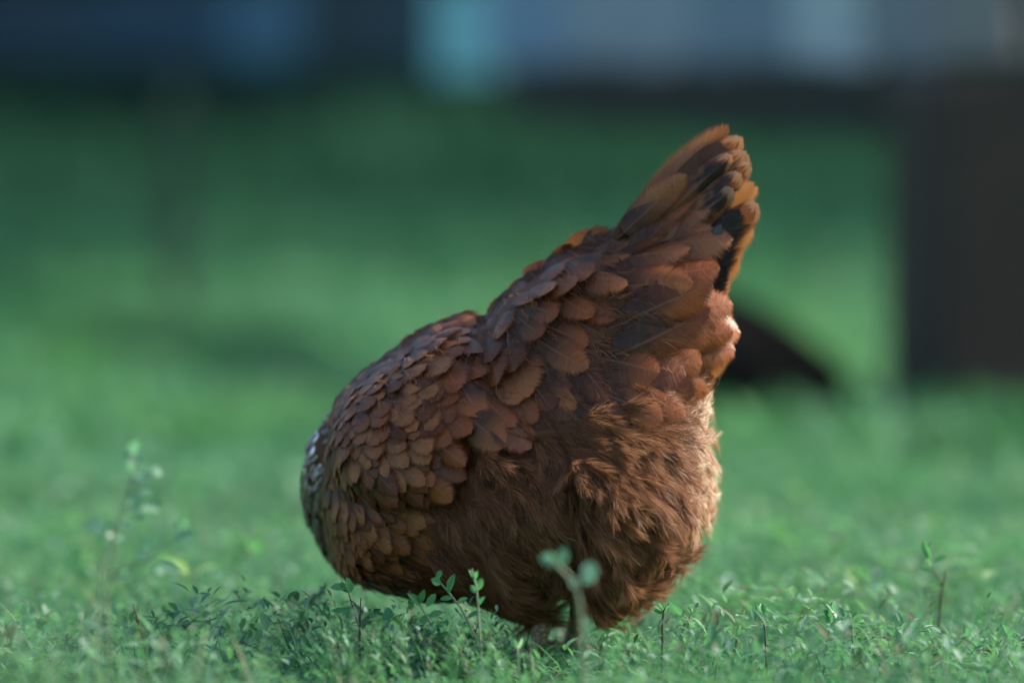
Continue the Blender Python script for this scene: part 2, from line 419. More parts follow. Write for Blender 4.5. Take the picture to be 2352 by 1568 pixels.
    Y = 1.4 + 9.0 * rng.random(n) ** 1.35
    X = (rng.random(n) - 0.5) * 2 * (0.75 + 0.17 * Y)
    keep = clump(X, Y, 5, 21) > 0.30 * rng.random(n)
    X, Y = X[keep], Y[keep]; n = len(X)
    L = (0.016 + 0.03 * rng.random(n)) * (0.5 + 1.1 * clump(X, Y, 4, 2)) * (1 + 0.06 * Y); Wd = L * (0.12 + 0.14 * rng.random(n))
    me = leaf_cloud('lawn_tufts', np.stack([X, Y, np.zeros(n)], -1), L, Wd, rng.random(n) * 6.28, R(15) + R(60) * rng.random(n), bend=0.3, rnd=mixed(X, Y, 5.5, 33, 0.8), low=True)
    tag(link('lawn_grass', me, M_GRASS), 'blurred green lawn stretching away behind the hen', 'grass', kind='stuff')
    # broad-leaved weeds scattered through the lawn, in loose colonies
    n = 1500
    Y = 0.22 + 3.4 * rng.random(n) ** 1.3; X = (rng.random(n) - 0.5) * 2 * (0.55 + 0.16 * Y)
    keep = clump(X, Y, 7, 52) + 0.2 * rng.random(n) > 0.58; X, Y = X[keep], Y[keep]; n = len(X)
    L = rng.uniform(0.012, 0.030, n); Z = rng.random(n) ** 1.5 * 0.05
    me = leaf_cloud('broad', np.stack([X, Y, Z], -1), L, L * rng.uniform(0.4, 0.65, n), rng.random(n) * 6.28, R(-5) + R(60) * rng.random(n), rnd=mixed(X, Y, 9, 53, 0.7))
    tag(link('broad_weeds', me, M_BROAD), 'scattered broad pale weed leaves blurred in the lawn behind the hen', 'weeds', kind='stuff')
    # long grass added towards the hedge, coloured dark to stand for shade
    n = 42000
    Y = 5.6 + 9.5 * rng.random(n) ** 0.9
    X = (rng.random(n) - 0.5) * 2 * (1.2 + 0.17 * Y)
    f = np.clip((Y - 5.6) / 5.0, 0, 1); keep = rng.random(n) < 0.10 + 0.90 * f
    X, Y, f = X[keep], Y[keep], f[keep]; n = len(X)
    L = (0.05 + 0.20 * f) * (0.6 + 0.8 * rng.random(n)) * (0.6 + 0.7 * clump(X, Y, 1.6, 6)); Wd = L * (0.10 + 0.08 * rng.random(n))
    me = leaf_cloud('shade_grass_mesh', np.stack([X, Y, np.zeros(n)], -1), L, Wd, rng.random(n) * 6.28, R(45) + R(40) * rng.random(n), bend=0.3, low=True)
    tag(link('added_shade_grass', me, M_SHADE_GRASS), 'dark long grass added for the shade at the far end of the lawn', 'grass', kind='stuff')
vegetation()

# ------------------------------------------------------------------ background things
def hedge(loc, rz, label):
    root = empty('hedge', loc, rz)
    tag(root, label, 'hedge')
    r = np.random.default_rng(4)
    n = 11000
    X = -16 + 26 * r.random(n); D = r.random(n)
    H = 2.6 + 0.5 * np.sin(X * 0.9) + 0.3 * np.sin(X * 2.3 + 1)
    Yc = 1.3 * (r.random(n) - 0.5) * 2 + 0.25 * np.sin(X * 1.7)
    Z = H * np.sqrt(r.random(n)) * (1 - 0.25 * (Yc / 1.5) ** 2)
    L = 0.18 + 0.2 * r.random(n)
    me = leaf_cloud('hedge_leaves', np.stack([X, Yc, Z], -1), L, L * 0.55, r.random(n) * 6.28, R(-40) + R(100) * r.random(n), low=True)
    o = link('foliage', me, M_HEDGE, root); o['kind'] = 'stuff'
    bm = bmesh.new()
    nx = 60
    rows = []
    for i in range(nx + 1):
        x = -16 + 26 * i / nx
        prof = [(-0.9, 0.02), (-1.0, 0.9), (-0.85, 1.8), (-0.3, 2.25), (0.4, 2.2), (0.9, 1.7), (1.0, 0.8), (0.9, 0.02)]
        rows.append([bm.verts.new((x, y * (1 + 0.12 * math.sin(x * 3 + j)) + 0.25 * math.sin(x * 1.7), z * (1 + 0.07 * math.sin(x * 2.1 + j * 2)))) for j, (y, z) in enumerate(prof)])
    for i in range(nx):
        for j in range(7):
            bm.faces.new((rows[i][j], rows[i + 1][j], rows[i + 1][j + 1], rows[i][j + 1]))
    bm.faces.new(rows[0]); bm.faces.new(rows[-1][::-1])
    me = bpy.data.meshes.new('hedge_core'); bm.to_mesh(me); bm.free()
    t = NT('hedge_core'); nz = t.noise(5, 5, 0.7, t.coord())
    link('core', me, t.finish(t.bsdf(t.ramp(nz, [(0.35, (0.02, 0.06, 0.045)), (0.65, (0.04, 0.09, 0.06))]), 0.9, 0.1, nz, 1, 0.1)), root)
    for x in (-15.4, -10.5, -6, -1, 4, 9.3):
        V, F = tube([(x, 0, -0.02), (x + 0.05, 0, 0.8), (x - 0.1, 0.1, 1.7)], [0.09, 0.07, 0.04], 8)
        link('trunk', pymesh('hedge_trunk', V, F), M_POST, root)
hedge((-9.4, 13.2, 0), 0, 'dark green hedge across the far lawn, left of the tail')
hedge((3.5, 34, 0), 0, 'distant hedge seen under the fence right of the tail')

def box_mesh(name, sx, sy, sz, bev=0.006):
    bm = bmesh.new()
    bmesh.ops.create_cube(bm, size=1)
    for v in bm.verts: v.co = Vector((v.co.x * sx, v.co.y * sy, (v.co.z + 0.5) * sz))
    bmesh.ops.bevel(bm, geom=bm.edges[:], offset=bev, segments=1, affect='EDGES')
    me = bpy.data.meshes.new(name); bm.to_mesh(me); bm.free()
    return me

def fence():
    """raised board hoarding on thick posts, running away from the right to the left"""
    A = Vector((0.565, 2.75, 0)); B = Vector((-0.658, 6.7, 0))
    d = (B - A).normalized(); nrm = Vector((-d.y, d.x, 0))          # nrm points to the side away from view
    if nrm.y < 0: nrm = -nrm
    ang = math.atan2(d.y, d.x)
    root = empty('board_fence', A)
    tag(root, 'dark raised fence of mixed painted boards on thick posts across the background', 'fence')
    def put(name, me, mat, p, rz):
        o = link(name, me, mat, root); o.location = p - A; o.rotation_euler = (0, 0, rz); return o
    post = box_mesh('post', 0.19, 0.19, 0.45, 0.014); thin = box_mesh('post_thin', 0.045, 0.045, 0.45, 0.006)
    Lw = 6.2
    for k in (0, 1.62):
        put('post', thin if k else post, M_POST, A + (B - A) * k + Vector((0.0 if k else 0.018, 0, 0)) + Vector((0, 0, -0.03)), ang)
    put('post', post, M_POST, A + Vector((1.9, -0.15, -0.03)), 0)
    # rails
    p0 = A + d * (Lw / 2)
    put('rail', box_mesh('rail', 1.85, 0.03, 0.09), M_RAIL, A + d * 1.03 + nrm * 0.012 + Vector((0, 0, 0.338)), ang)
    put('rail', box_mesh('rail_far', Lw - 1.9, 0.03, 0.035), M_RAIL, A + d * (1.9 + (Lw - 1.9) / 2) + nrm * 0.085 + Vector((0, 0, 0.45)), ang)
    put('rail', box_mesh('rail_top', Lw, 0.03, 0.05), M_RAIL, p0 + nrm * 0.085 + Vector((0, 0, 0.52)), ang)
    put('rail', box_mesh('rail_side', 1.75, 0.05, 0.12), M_RAIL, A + Vector((0.99, -0.085, 0.308)), R(-5))
    # boards: colour runs given as layout columns, cut into boards
    runs = [(-900, -420, (0.07, 0.10, 0.15)), (-420, 0, (0.022, 0.05, 0.095)), (0, 150, (0.02, 0.05, 0.09)), (150, 470, (0.018, 0.055, 0.11)), (470, 640, (0.06, 0.14, 0.24)), (640, 800, (0.018, 0.038, 0.06)), (800, 935, (0.022, 0.05, 0.08)),
            (935, 1055, (0.27, 0.58, 0.68)), (1055, 1240, (0.20, 0.30, 0.44)), (1240, 1520, (0.29, 0.34, 0.41)), (1520, 1740, (0.20, 0.26, 0.34)), (1740, 1900, (0.42, 0.49, 0.55)), (1900, 2060, (0.21, 0.24, 0.28)), (2060, 2230, (0.24, 0.235, 0.24))]
    def col_to_len(px):
        # where the vertical plane through layout column px meets the fence line
        q = (px - 1176) * S / 4.0
        # (A.x + d.x*l) = q*(A.y + d.y*l + 4)
        return (q * (A.y + 4) - A.x) / (d.x - q * d.y)
    for a, b, col in runs:
        la, lb = sorted((col_to_len(a), col_to_len(b)))
        la = max(la, 0.0)
        k = max(1, round((lb - la) / 0.14))
        w = (lb - la) / k
        mat = wood_mat('board_paint', col)
        me = box_mesh('plank', w * 0.965, 0.022, 0.155, 0.004)
        for i in range(k):
            low = 0.434 + random.uniform(-0.008, 0.008)
            if col[2] > 0.6: low = 0.410
            o = put('plank', me, mat, A + d * (la + (i + 0.5) * w) + nrm * (0.055 + random.uniform(-0.002, 0.002)) + Vector((0, 0, low)), ang)
    for i in range(12):
        c0 = [(0.23, 0.25, 0.27), (0.28, 0.26, 0.25), (0.2, 0.23, 0.26)][i % 3]
        if i < 3: mside = [wood_mat('side_board', c) for c in [(0.23, 0.25, 0.27), (0.28, 0.25, 0.23), (0.2, 0.23, 0.26)]] if i == 0 else mside
        o = put('plank', box_mesh('plank_side', 0.142, 0.022, 0.155, 0.004), mside[i % 3], A + Vector((0.15 + 0.147 * i, -0.075 - 0.1316 * 0.147 * i, 0.425)), R(-7.5))
fence()

def stake():
    bm = bmesh.new()
    ring = []
    for z, w in ((-0.04, 0.016), (0.36, 0.015), (0.372, 0.012), (0.395, 0.004)):
        ring.append([bm.verts.new((w * a, w * b, z)) for a, b in ((-1, -1), (1, -1), (1, 1), (-1, 1))])
    for i in range(3):
        for j in range(4): bm.faces.new((ring[i][j], ring[i][(j + 1) % 4], ring[i + 1][(j + 1) % 4], ring[i + 1][j]))
    bm.faces.new(ring[0][::-1]); bm.faces.new(ring[-1])
    bmesh.ops.bevel(bm, geom=[e for e in bm.edges], offset=0.002, segments=1, affect='EDGES')
    me = bpy.data.meshes.new('stake'); bm.to_mesh(me); bm.free()
    o = link('stake', me, wood_mat('mossy_wood', (0.022, 0.05, 0.04)))
    p = at(405, 700, 5.6); o.location = (p.x, 5.6, 0); o.rotation_euler = (0, 0, 0.4)
    tag(o, 'faint slim mossy stake standing in the lawn on the left', 'stake')
stake()

def rock():
    bm = bmesh.new()
    bmesh.ops.create_icosphere(bm, subdivisions=4, radius=1)
    r = np.random.default_rng(3)
    dirs = r.normal(size=(22, 3)); dirs /= np.linalg.norm(dirs, axis=1)[:, None]; off = 0.90 + 0.12 * r.random(22)
    for v in bm.verts:
        c = v.co.normalized(); k = 1.0
        for dd, of in zip(dirs, off):
            q = c.dot(Vector(dd))
            if q > 0.3: k = min(k, of / q)
        v.co = c * k
        slope = 1.0 - 0.22 * max(0, v.co.x + 0.1)
        v.co = Vector((v.co.x * 0.16, v.co.y * 0.12, (v.co.z * 0.62 + 0.34) * 0.18 * slope))
    me = bpy.data.meshes.new('rock'); bm.to_mesh(me); bm.free()
    me.polygons.foreach_set('use_smooth', np.full(len(me.polygons), True, bool))
    o = link('rock', me, M_ROCK)
    o.location = at(1640, 965, 2.5); o.location.z = 0.0
    tag(o, 'blackish rounded rock on the lawn right behind the hen\'s rump', 'rock')
rock()

# ------------------------------------------------------------------ the hen
OUT = np.array([(728,1150),(730,1080),(738,1030),(750,985),(765,930),(800,880),(850,840),(910,800),(970,757),(1030,737),(1082,735),(1108,738),(1132,712),(1172,664),(1230,620),(1290,580),(1350,560),(1400,535),(1440,512),(1470,470),(1510,410),(1560,355),(1610,315),(1660,300),(1700,310),(1722,360),(1735,430),(1720,520),(1690,600),(1672,660),(1676,720),(1668,790),(1648,850),(1638,890),(1648,940),(1650,1000),(1655,1060),(1655,1120),(1646,1180),(1630,1228),(1596,1298),(1548,1348),(1488,1398),(1410,1432),(1350,1430),(1312,1398),(1280,1400),(1252,1452),(1205,1456),(1140,1432),(1050,1402),(940,1390),(860,1372),(790,1342),(760,1318),(742,1260),(732,1200)], float)
G0, GS = np.array([620.0, 220.0]), 8.0
GX, GY = 150, 160
gx = G0[0] + GS * np.arange(GX); gy = G0[1] + GS * np.arange(GY)
PX, PY = np.meshgrid(gx, gy)                       # [row=y, col=x]

def poly_dist(poly, px, py):
    """distance to a polygon, positive inside"""
    px = np.asarray(px, float); py = np.asarray(py, float)
    d2 = np.full(px.shape, 1e18); ins = np.zeros(px.shape, bool)
    m = len(poly)
    for i in range(m):
        x0, y0 = poly[i]; x1, y1 = poly[(i + 1) % m]
        dx, dy = x1 - x0, y1 - y0
        t_ = np.clip(((px - x0) * dx + (py - y0) * dy) / (dx * dx + dy * dy), 0, 1)
        d2 = np.minimum(d2, (px - x0 - t_ * dx) ** 2 + (py - y0 - t_ * dy) ** 2)
        c = ((y0 > py) != (y1 > py)) & (px < (x1 - x0) * (py - y0) / (y1 - y0 + 1e-12) + x0)
        ins ^= c
    return np.where(ins, 1, -1) * np.sqrt(d2)

def sstep(a, b, x):
    u = np.clip((x - a) / (b - a), 0, 1); return u * u * (3 - 2 * u)
def blur(a, n):
    for _ in range(n):
        p = np.pad(a, 1, mode='edge')
        a = (p[:-2, 1:-1] + p[2:, 1:-1] + p[1:-1, :-2] + p[1:-1, 2:] + 4 * a) / 8
    return a

# downy zones (rump and thigh) and the folded wing, in the hen's own side plane
FLUFF_POLY = np.array([(1080,985),(1170,1000),(1250,990),(1330,960),(1420,935),(1520,900),(1600,870),(1650,870),(1700,1000),(1700,1200),(1600,1400),(1400,1480),(1200,1500),(1060,1430),(1010,1405),(1015,1300),(1025,1205),(1050,1125),(1085,1066)], float)
WING = np.array([(765,985),(800,900),(860,850),(940,800),(1060,752),(1110,790),(1150,880),(1235,965),(1230,990),(1150,985),(1085,965),(1085,1040),(1060,1078),(960,1116),(870,1106),(800,1066)], float)
D0 = poly_dist(OUT, PX, PY)
DF = poly_dist(FLUFF_POLY, PX, PY)
DW = poly_dist(WING, PX, PY)
inset = 10 + 15 * sstep(-20, 40, DF)
DI = D0 - inset
RB = 270.0
q = np.clip(DI, 0, RB) / RB
T = 285 * np.sqrt(np.clip(1 - (1 - q) ** 2.2, 0, 1))
tail_u = ((PX - 1430) * 0.6 + (600 - PY) * 0.8)            # grows along the tail
T *= 1 - 0.70 * sstep(-60, 190, tail_u)
T *= 1 - 0.28 * sstep(1180, 1420, PX) * (1 - sstep(700, 980, PY))
T = blur(T, 6)
# lumps: thigh, rump cushion, shoulder crease
def lump(cx, cy, rx, ry, h, rot=0):
    c, s_ = math.cos(R(rot)), math.sin(R(rot))
    u = ((PX - cx) * c + (PY - cy) * s_) / rx; v = (-(PX - cx) * s_ + (PY - cy) * c) / ry
    return h * np.exp(-(u * u + v * v))
T = T + (DI > 0) * (lump(1230, 1120, 110, 110, 60) + lump(1500, 1130, 120, 170, 46) - lump(1352, 1220, 22, 150, 80, -4)
     - lump(1150, 1010, 190, 22, 22, 3) + lump(1120, 1330, 150, 70, 18) - lump(760, 1090, 60, 20, 16, 35))
lr = np.random.default_rng(15)
for _ in range(70):
    cx, cy = lr.uniform(1000, 1640), lr.uniform(950, 1400)
    T = T + (DI > 0) * (poly_dist(FLUFF_POLY, np.array([cx]), np.array([cy]))[0] > 15) * lump(cx, cy, lr.uniform(26, 48), lr.uniform(18, 30), lr.uniform(8, 24), lr.uniform(20, 70))
T = blur(T, 2)
WB = np.where(DW > 0, 68 * np.sqrt(np.clip(np.minimum(DW, 40) / 40, 0, 1)), 0) * (0.15 + 0.85 * sstep(800, 1010, PY))
WB = blur(WB, 1)
TW = T + WB
TN = blur(TW, 5)                                     # smooth copy for normals

def samp(A, px, py):
    fx = np.clip((np.asarray(px, float) - G0[0]) / GS, 0, GX - 1.001); fy = np.clip((np.asarray(py, float) - G0[1]) / GS, 0, GY - 1.001)
    i = fx.astype(int); j = fy.astype(int); u = fx - i; v = fy - j
    return A[j, i] * (1 - u) * (1 - v) + A[j, i + 1] * u * (1 - v) + A[j + 1, i] * (1 - u) * v + A[j + 1, i + 1] * u * v

TNy, TNx = np.gradient(TN, GS)
def to_local(px, py, tt):
    """side-plane layout + offset towards the viewer -> hen space in metres"""
    return np.stack([(np.asarray(px) - 1176) * S, -np.asarray(tt) * S, (1520 - np.asarray(py)) * S], -1)
def normal(px, py):
    n = np.stack([-samp(TNx, px, py), -np.ones(np.shape(px)), samp(TNy, px, py)], -1)
    return n / np.linalg.norm(n, axis=-1, keepdims=True)

hen = empty('hen', (0, 0.02, 0), R(-9))
tag(hen, 'reddish brown hen pecking with its tail raised, standing in short grass', 'hen')

def sheet(TA, mask):
    """closed shell from a mirrored height field over the masked cells"""
    idx = -np.ones(mask.shape, int)
    cell = mask[:-1, :-1] & mask[1:, :-1] & mask[:-1, 1:] & mask[1:, 1:]
    use = np.zeros(mask.shape, bool)
    use[:-1, :-1] |= cell; use[1:, :-1] |= cell; use[:-1, 1:] |= cell; use[1:, 1:] |= cell
    k = use.sum(); idx[use] = np.arange(k)
    return idx, cell, use, k

def body():
    idx, cell, use, k = sheet(T, DI > 1)
    tt = np.maximum(T[use], 6)
    front = to_local(PX[use], PY[use], tt); back = to_local(PX[use], PY[use], -tt)
    V = [tuple(v) for v in front] + [tuple(v) for v in back]
    F = []; cnt = {}
    for j, i in zip(*np.nonzero(cell)):
        a, b, c, d_ = int(idx[j, i]), int(idx[j, i + 1]), int(idx[j + 1, i + 1]), int(idx[j + 1, i])
        F.append((a, d_, c, b)); F.append((a + k, b + k, c + k, d_ + k))
        for e in ((a, d_), (d_, c), (c, b), (b, a)):
            cnt[e] = cnt.get(e, 0) + 1
    for (a, b) in list(cnt):
        if (b, a) not in cnt: F.append((b, a, a + k, b + k))
    # neck and head, folded down on the far side of the breast
    neck = [((850, 1010), 40, 105), ((772, 1055), 70, 92), ((730, 1130), 100, 66), ((730, 1200), 130, 60), ((752, 1262), 150, 55), ((788, 1312), 168, 50), ((825, 1335), 180, 42), ((836, 1352), 184, 15)]
    pts = [to_local(p[0], p[1], -dep) for p, dep, r_ in neck]
    nv, nf = tube(pts, [r_ * S for _, _, r_ in neck], 14)
    o_ = len(V); V += nv
    F += [tuple(o_ + x for x in f) for f in nf]
    F.append(tuple(o_ + x for x in range(14))[::-1]); F.append(tuple(o_ + 14 * 7 + x for x in range(14)))
    # thighs
    for sx, dep in ((1262, 95), (1320, -95)):
        tp = [to_local(sx - 40, 1290, dep), to_local(sx - 5, 1365, dep), to_local(sx + 2, 1412, dep)]
        nv, nf = tube(tp, [70 * S, 36 * S, 18 * S], 12); o_ = len(V); V += nv
        F += [tuple(o_ + x for x in f) for f in nf]; F.append(tuple(o_ + x for x in range(12))[::-1]); F.append(tuple(o_ + 24 + x for x in range(12)))
    me = pymesh('body_raw', V, F)
    o = link('body', me, M_BODY, hen)
    m = o.modifiers.new('remesh', 'REMESH'); m.mode = 'VOXEL'; m.voxel_size = 0.0032; m.use_smooth_shade = True
    m2 = o.modifiers.new('smooth', 'SMOOTH'); m2.factor = 0.5; m2.iterations = 3
    dg = bpy.context.evaluated_depsgraph_get()
    fin = bpy.data.meshes.new_from_object(o.evaluated_get(dg))
    fin.name = 'body'
    o.modifiers.clear(); o.data = fin
    if not fin.materials: fin.materials.append(M_BODY)
body()

def wing_shell(side):
    idx, cell, use, k = sheet(TW, DW > 2)
    top = to_local(PX[use], PY[use], TW[use] - 3); low = to_local(PX[use], PY[use], T[use] - 25)
    if side > 0:
        top[:, 1] *= -1; low[:, 1] *= -1
    V = np.concatenate([top, low]); F = []; cnt = {}
    for j, i in zip(*np.nonzero(cell)):
        a, b, c, d_ = int(idx[j, i]), int(idx[j, i + 1]), int(idx[j + 1, i + 1]), int(idx[j + 1, i])
        F.append((a, d_, c, b)); F.append((a + k, b + k, c + k, d_ + k))
        for e in ((a, d_), (d_, c), (c, b), (b, a)): cnt[e] = 1
    for (a, b) in list(cnt):
        if (b, a) not in cnt: F.append((b, a, a + k, b + k))
    if side > 0: F = [f[::-1] for f in F]
    return link('wing', pymesh('wing', V, F), M_BODY, hen)
wing = wing_shell(-1); wing_far = wing_shell(1)

# ---- one feather: two smooth vanes along a shaft, split here and there, unit length along X, normal Z
def feather_arrays(seed, nb=14, nr=4, fray=1.0, blunt=2.0, cup=0.6, curl=0.12, bow=0.0, wmax=0.6, neck=0.4):
    r = np.random.default_rng(seed)
    V, F, A = [], [], []
    def zfun(x, y): return -curl * x * x - cup * y * y
    def emit(x, y, z, s_, v, b): V.append((x, y + bow * x * x, z)); A.append((s_, v, 0, b))
    u = np.linspace(0, 1, 60); aa = 1 - (0.95 * (1 - u)) ** 1.3
    ff = np.where(aa > wmax, np.sqrt(np.clip(1 - np.abs((aa - wmax) / (1 - wmax)) ** blunt, 0, 1)), neck + (1 - neck) * np.sin(np.clip(aa / wmax, 0, 1) * math.pi / 2))
    def outline(t_): return np.interp(t_, u, aa), 0.5 * np.interp(t_, u, ff)
    for side in (-1, 1):
        wob = r.normal(0, 0.02, 3)
        # split the row of barbs into a few runs
        cuts = sorted(set([0, nb] + [int(c) for c in r.integers(2, nb - 1, r.integers(0, 3 if fray < 1 else 4))]))
        for g in range(len(cuts) - 1):
            k0, k1 = cuts[g], cuts[g + 1]
            g0 = 0.0 if k0 == 0 else r.uniform(0.1, 0.45) * fray; g1 = 0.0 if k1 == nb else r.uniform(0.1, 0.45) * fray
            dz = r.normal(0, 0.012 * fray); ln = 1 - 0.05 * fray * r.random()
            base = len(V); m = k1 - k0
            for k in range(k0, k1 + 1):
                w = (k - k0) / m
                for q in range(nr + 1):
                    rr = q / nr
                    t_ = np.clip((k + (g0 * (1 - w) - g1 * w) * rr ** 2) / nb, 0, 1)
                    xo, yo = outline(t_); ro = np.clip(outline(k / nb)[0] * 0.97 - 0.17 * (1 - (k / nb) ** 6), 0, 0.985)
                    yo *= 1 + wob[0] * math.sin(6 * t_) + wob[1] * math.sin(11 * t_)
                    x = ro + (xo - ro) * rr ** 1.25 * ln; y = yo * rr ** 0.9 * ln
                    emit(x, side * y, zfun(x, y) + dz * rr * rr + 0.004 * math.sin(k * 2.1 + seed) * rr, x, rr, t_ + (1 if side > 0 else 0))
            for k in range(m):
                for q in range(nr):
                    b = base + k * (nr + 1) + q
                    F.append((b, b + 1, b + nr + 2, b + nr + 1) if side < 0 else (b, b + nr + 1, b + nr + 2, b + 1))
    b = len(V); m = 6
    for i in range(m + 1):
        x = -0.08 + 1.0 * i / m; w = 0.007 * (1 - 0.85 * i / m)
        for sg in (-1, 1): emit(x, sg * w, zfun(x, 0) + 0.006, max(x, 0), 0, 0.5)
    for i in range(m): F.append((b + 2 * i, b + 2 * i + 2, b + 2 * i + 3, b + 2 * i + 1))
    return np.array(V, np.float32), np.array(F, np.int32), np.array(A, np.float32)

VAR = [feather_arrays(100 + i, fray=(0.7, 1.0, 1.3)[i % 3], bow=(0.0, 0.07, -0.07, 0.12, -0.12)[i % 5], blunt=(2.0, 2.2, 1.9)[i % 3], cup=(0.35, 0.55)[i % 2], wmax=(0.45, 0.5)[i % 2], neck=0.6) for i in range(10)]
VAR_TAIL = [feather_arrays(300 + i, nb=18, fray=0.5, blunt=(2.0, 2.4)[i % 2], cup=0.35, curl=0.03, bow=(0.05, 0.0, -0.05)[i % 3], wmax=0.66) for i in range(4)]
SMALL = [feather_arrays(200 + i, nb=8, nr=3, fray=0.5, blunt=2.0, cup=0.5, curl=0.13, bow=(0, 0.08, -0.08)[i % 3], wmax=0.42, neck=0.6) for i in range(6)]
VAR_ME, TAIL_ME = {}, {}
def var_mesh(i, mat, tail=False):
    key = (i, mat.name, tail)
    if key not in VAR_ME:
        V, F, A = (VAR_TAIL if tail else VAR)[i]
        me = mesh_np('tail_feather' if tail else 'feather', V, F, {'fa': A}); me.materials.append(mat); VAR_ME[key] = me
    return VAR_ME[key]

def frame(px, py, ang, lift, out=0.0, A=None):
    """matrix columns for a feather whose base sits at px,py and whose tip runs along ang on the skin"""
    px = np.asarray(px, float); py = np.asarray(py, float)
    n = normal(px, py)
    base = to_local(px, py, samp(TW, px, py)) + n * (out * S)[..., None]
    d = np.stack([np.cos(ang), np.zeros_like(ang), -np.sin(ang)], -1)
    d = d - n * (d * n).sum(-1, keepdims=True); d /= np.linalg.norm(d, axis=-1, keepdims=True)
    sd = np.cross(n, d)
    c, s_ = np.cos(lift)[..., None], np.sin(lift)[..., None]
    return base, d * c + n * s_, sd, n * c - d * s_

# control points of the plumage: position, direction (0 right, 90 down), length, width
CTRL = np.array([
 (760,1080,75,48,34),(800,1200,40,50,34),(900,1330,18,62,34),(950,1200,28,70,42),(760,1300,62,48,30),(850,1270,28,50,34),(700,1150,80,40,26),
 (800,940,58,50,38),(900,830,50,50,38),(1000,780,40,62,46),(900,960,55,66,46),(950,1060,38,100,50),(1030,1000,44,96,54),(870,1060,40,80,44),
 (1090,815,86,120,92),(1070,765,35,80,62),(1120,745,60,60,44),(1180,690,58,76,54),(1150,890,72,112,78),(1250,830,62,104,74),(1250,650,52,82,60),
 (1310,605,70,100,84),(1400,560,28,110,80),(1350,720,32,112,76),(1450,700,8,140,84),(1540,760,-16,190,112),(1500,640,-18,170,92),(1560,600,-24,170,96),
 (1400,860,36,112,82),(1500,870,14,120,82),(1600,820,-2,120,74),(1450,930,44,100,70),(1200,960,38,92,74),(1300,930,40,100,74),(1470,520,-30,140,76),(1040,950,50,90,60)], float)
def ctrl(px, py):
    d2 = (px[:, None] - CTRL[None, :, 0]) ** 2 + (py[:, None] - CTRL[None, :, 1]) ** 2 + 300
    w = 1 / d2 ** 1.6; w /= w.sum(1, keepdims=True)
    a = np.radians(CTRL[:, 2])
    ang = np.arctan2((w * np.sin(a)).sum(1), (w * np.cos(a)).sum(1))
    return ang, (w * CTRL[:, 3]).sum(1), (w * CTRL[:, 4]).sum(1)

def scatter(cand_mask, ncand, spacing, seed):
    """dart throwing on the curved surface; spacing is a function of the local feather width"""
    r = np.random.default_rng(seed)
    px = r.uniform(660, 1720, ncand * 4); py = r.uniform(480, 1440, ncand * 4)
    ok = cand_mask(px, py); px, py = px[ok], py[ok]
    n = normal(px, py); wgt = np.clip(1 / np.clip(-n[:, 1], 0.25, 1), 1, 4) / 4
    ok = r.random(len(px)) < wgt; px, py = px[ok][:ncand], py[ok][:ncand]
    pos = to_local(px, py, samp(TW, px, py)) / S
    ang, L, W = ctrl(px, py); sp = spacing(L, W)
    keep = []; kp = np.zeros((0, 3))
    for i in range(len(px)):
        if len(keep):
            d2 = ((kp[:len(keep)] - pos[i]) ** 2).sum(1)
            if d2.min() < sp[i] ** 2: continue
        if len(keep) >= len(kp): kp = np.concatenate([kp, np.zeros((512, 3))])
        kp[len(keep)] = pos[i]; keep.append(i)
    k = np.array(keep)
    return px[k], py[k], ang[k], L[k], W[k]

def join_instances(variants, base, X, Yv, Z, L, W, rnd, mirror=False):
    """one mesh from many transformed small feathers"""
    Vs, Fs, As = [], [], []; off = 0
    vi = rng.integers(0, len(variants), len(base))
    for k, (v, f, a) in enumerate(variants):
        m = vi == k; n = m.sum()
        if not n: continue
        P = (base[m][:, None] + X[m][:, None] * (v[None, :, :1] * (L[m] * S)[:, None, None]) + Yv[m][:, None] * (v[None, :, 1:2] * (W[m] * S)[:, None, None])
             + Z[m][:, None] * (v[None, :, 2:] * (L[m] * S)[:, None, None]))
        if mirror: P = P * np.array([1, -1, 1])
        AA = np.repeat(a[None], n, 0); AA[..., 2] = rnd[m][:, None]
        Vs.append(P.reshape(-1, 3)); As.append(AA.reshape(-1, 4))
        Fs.append((f[None] + (np.arange(n) * len(v))[:, None, None]).reshape(-1, 4) + off); off += n * len(v)
    return np.concatenate(Vs), np.concatenate(Fs), np.concatenate(As)

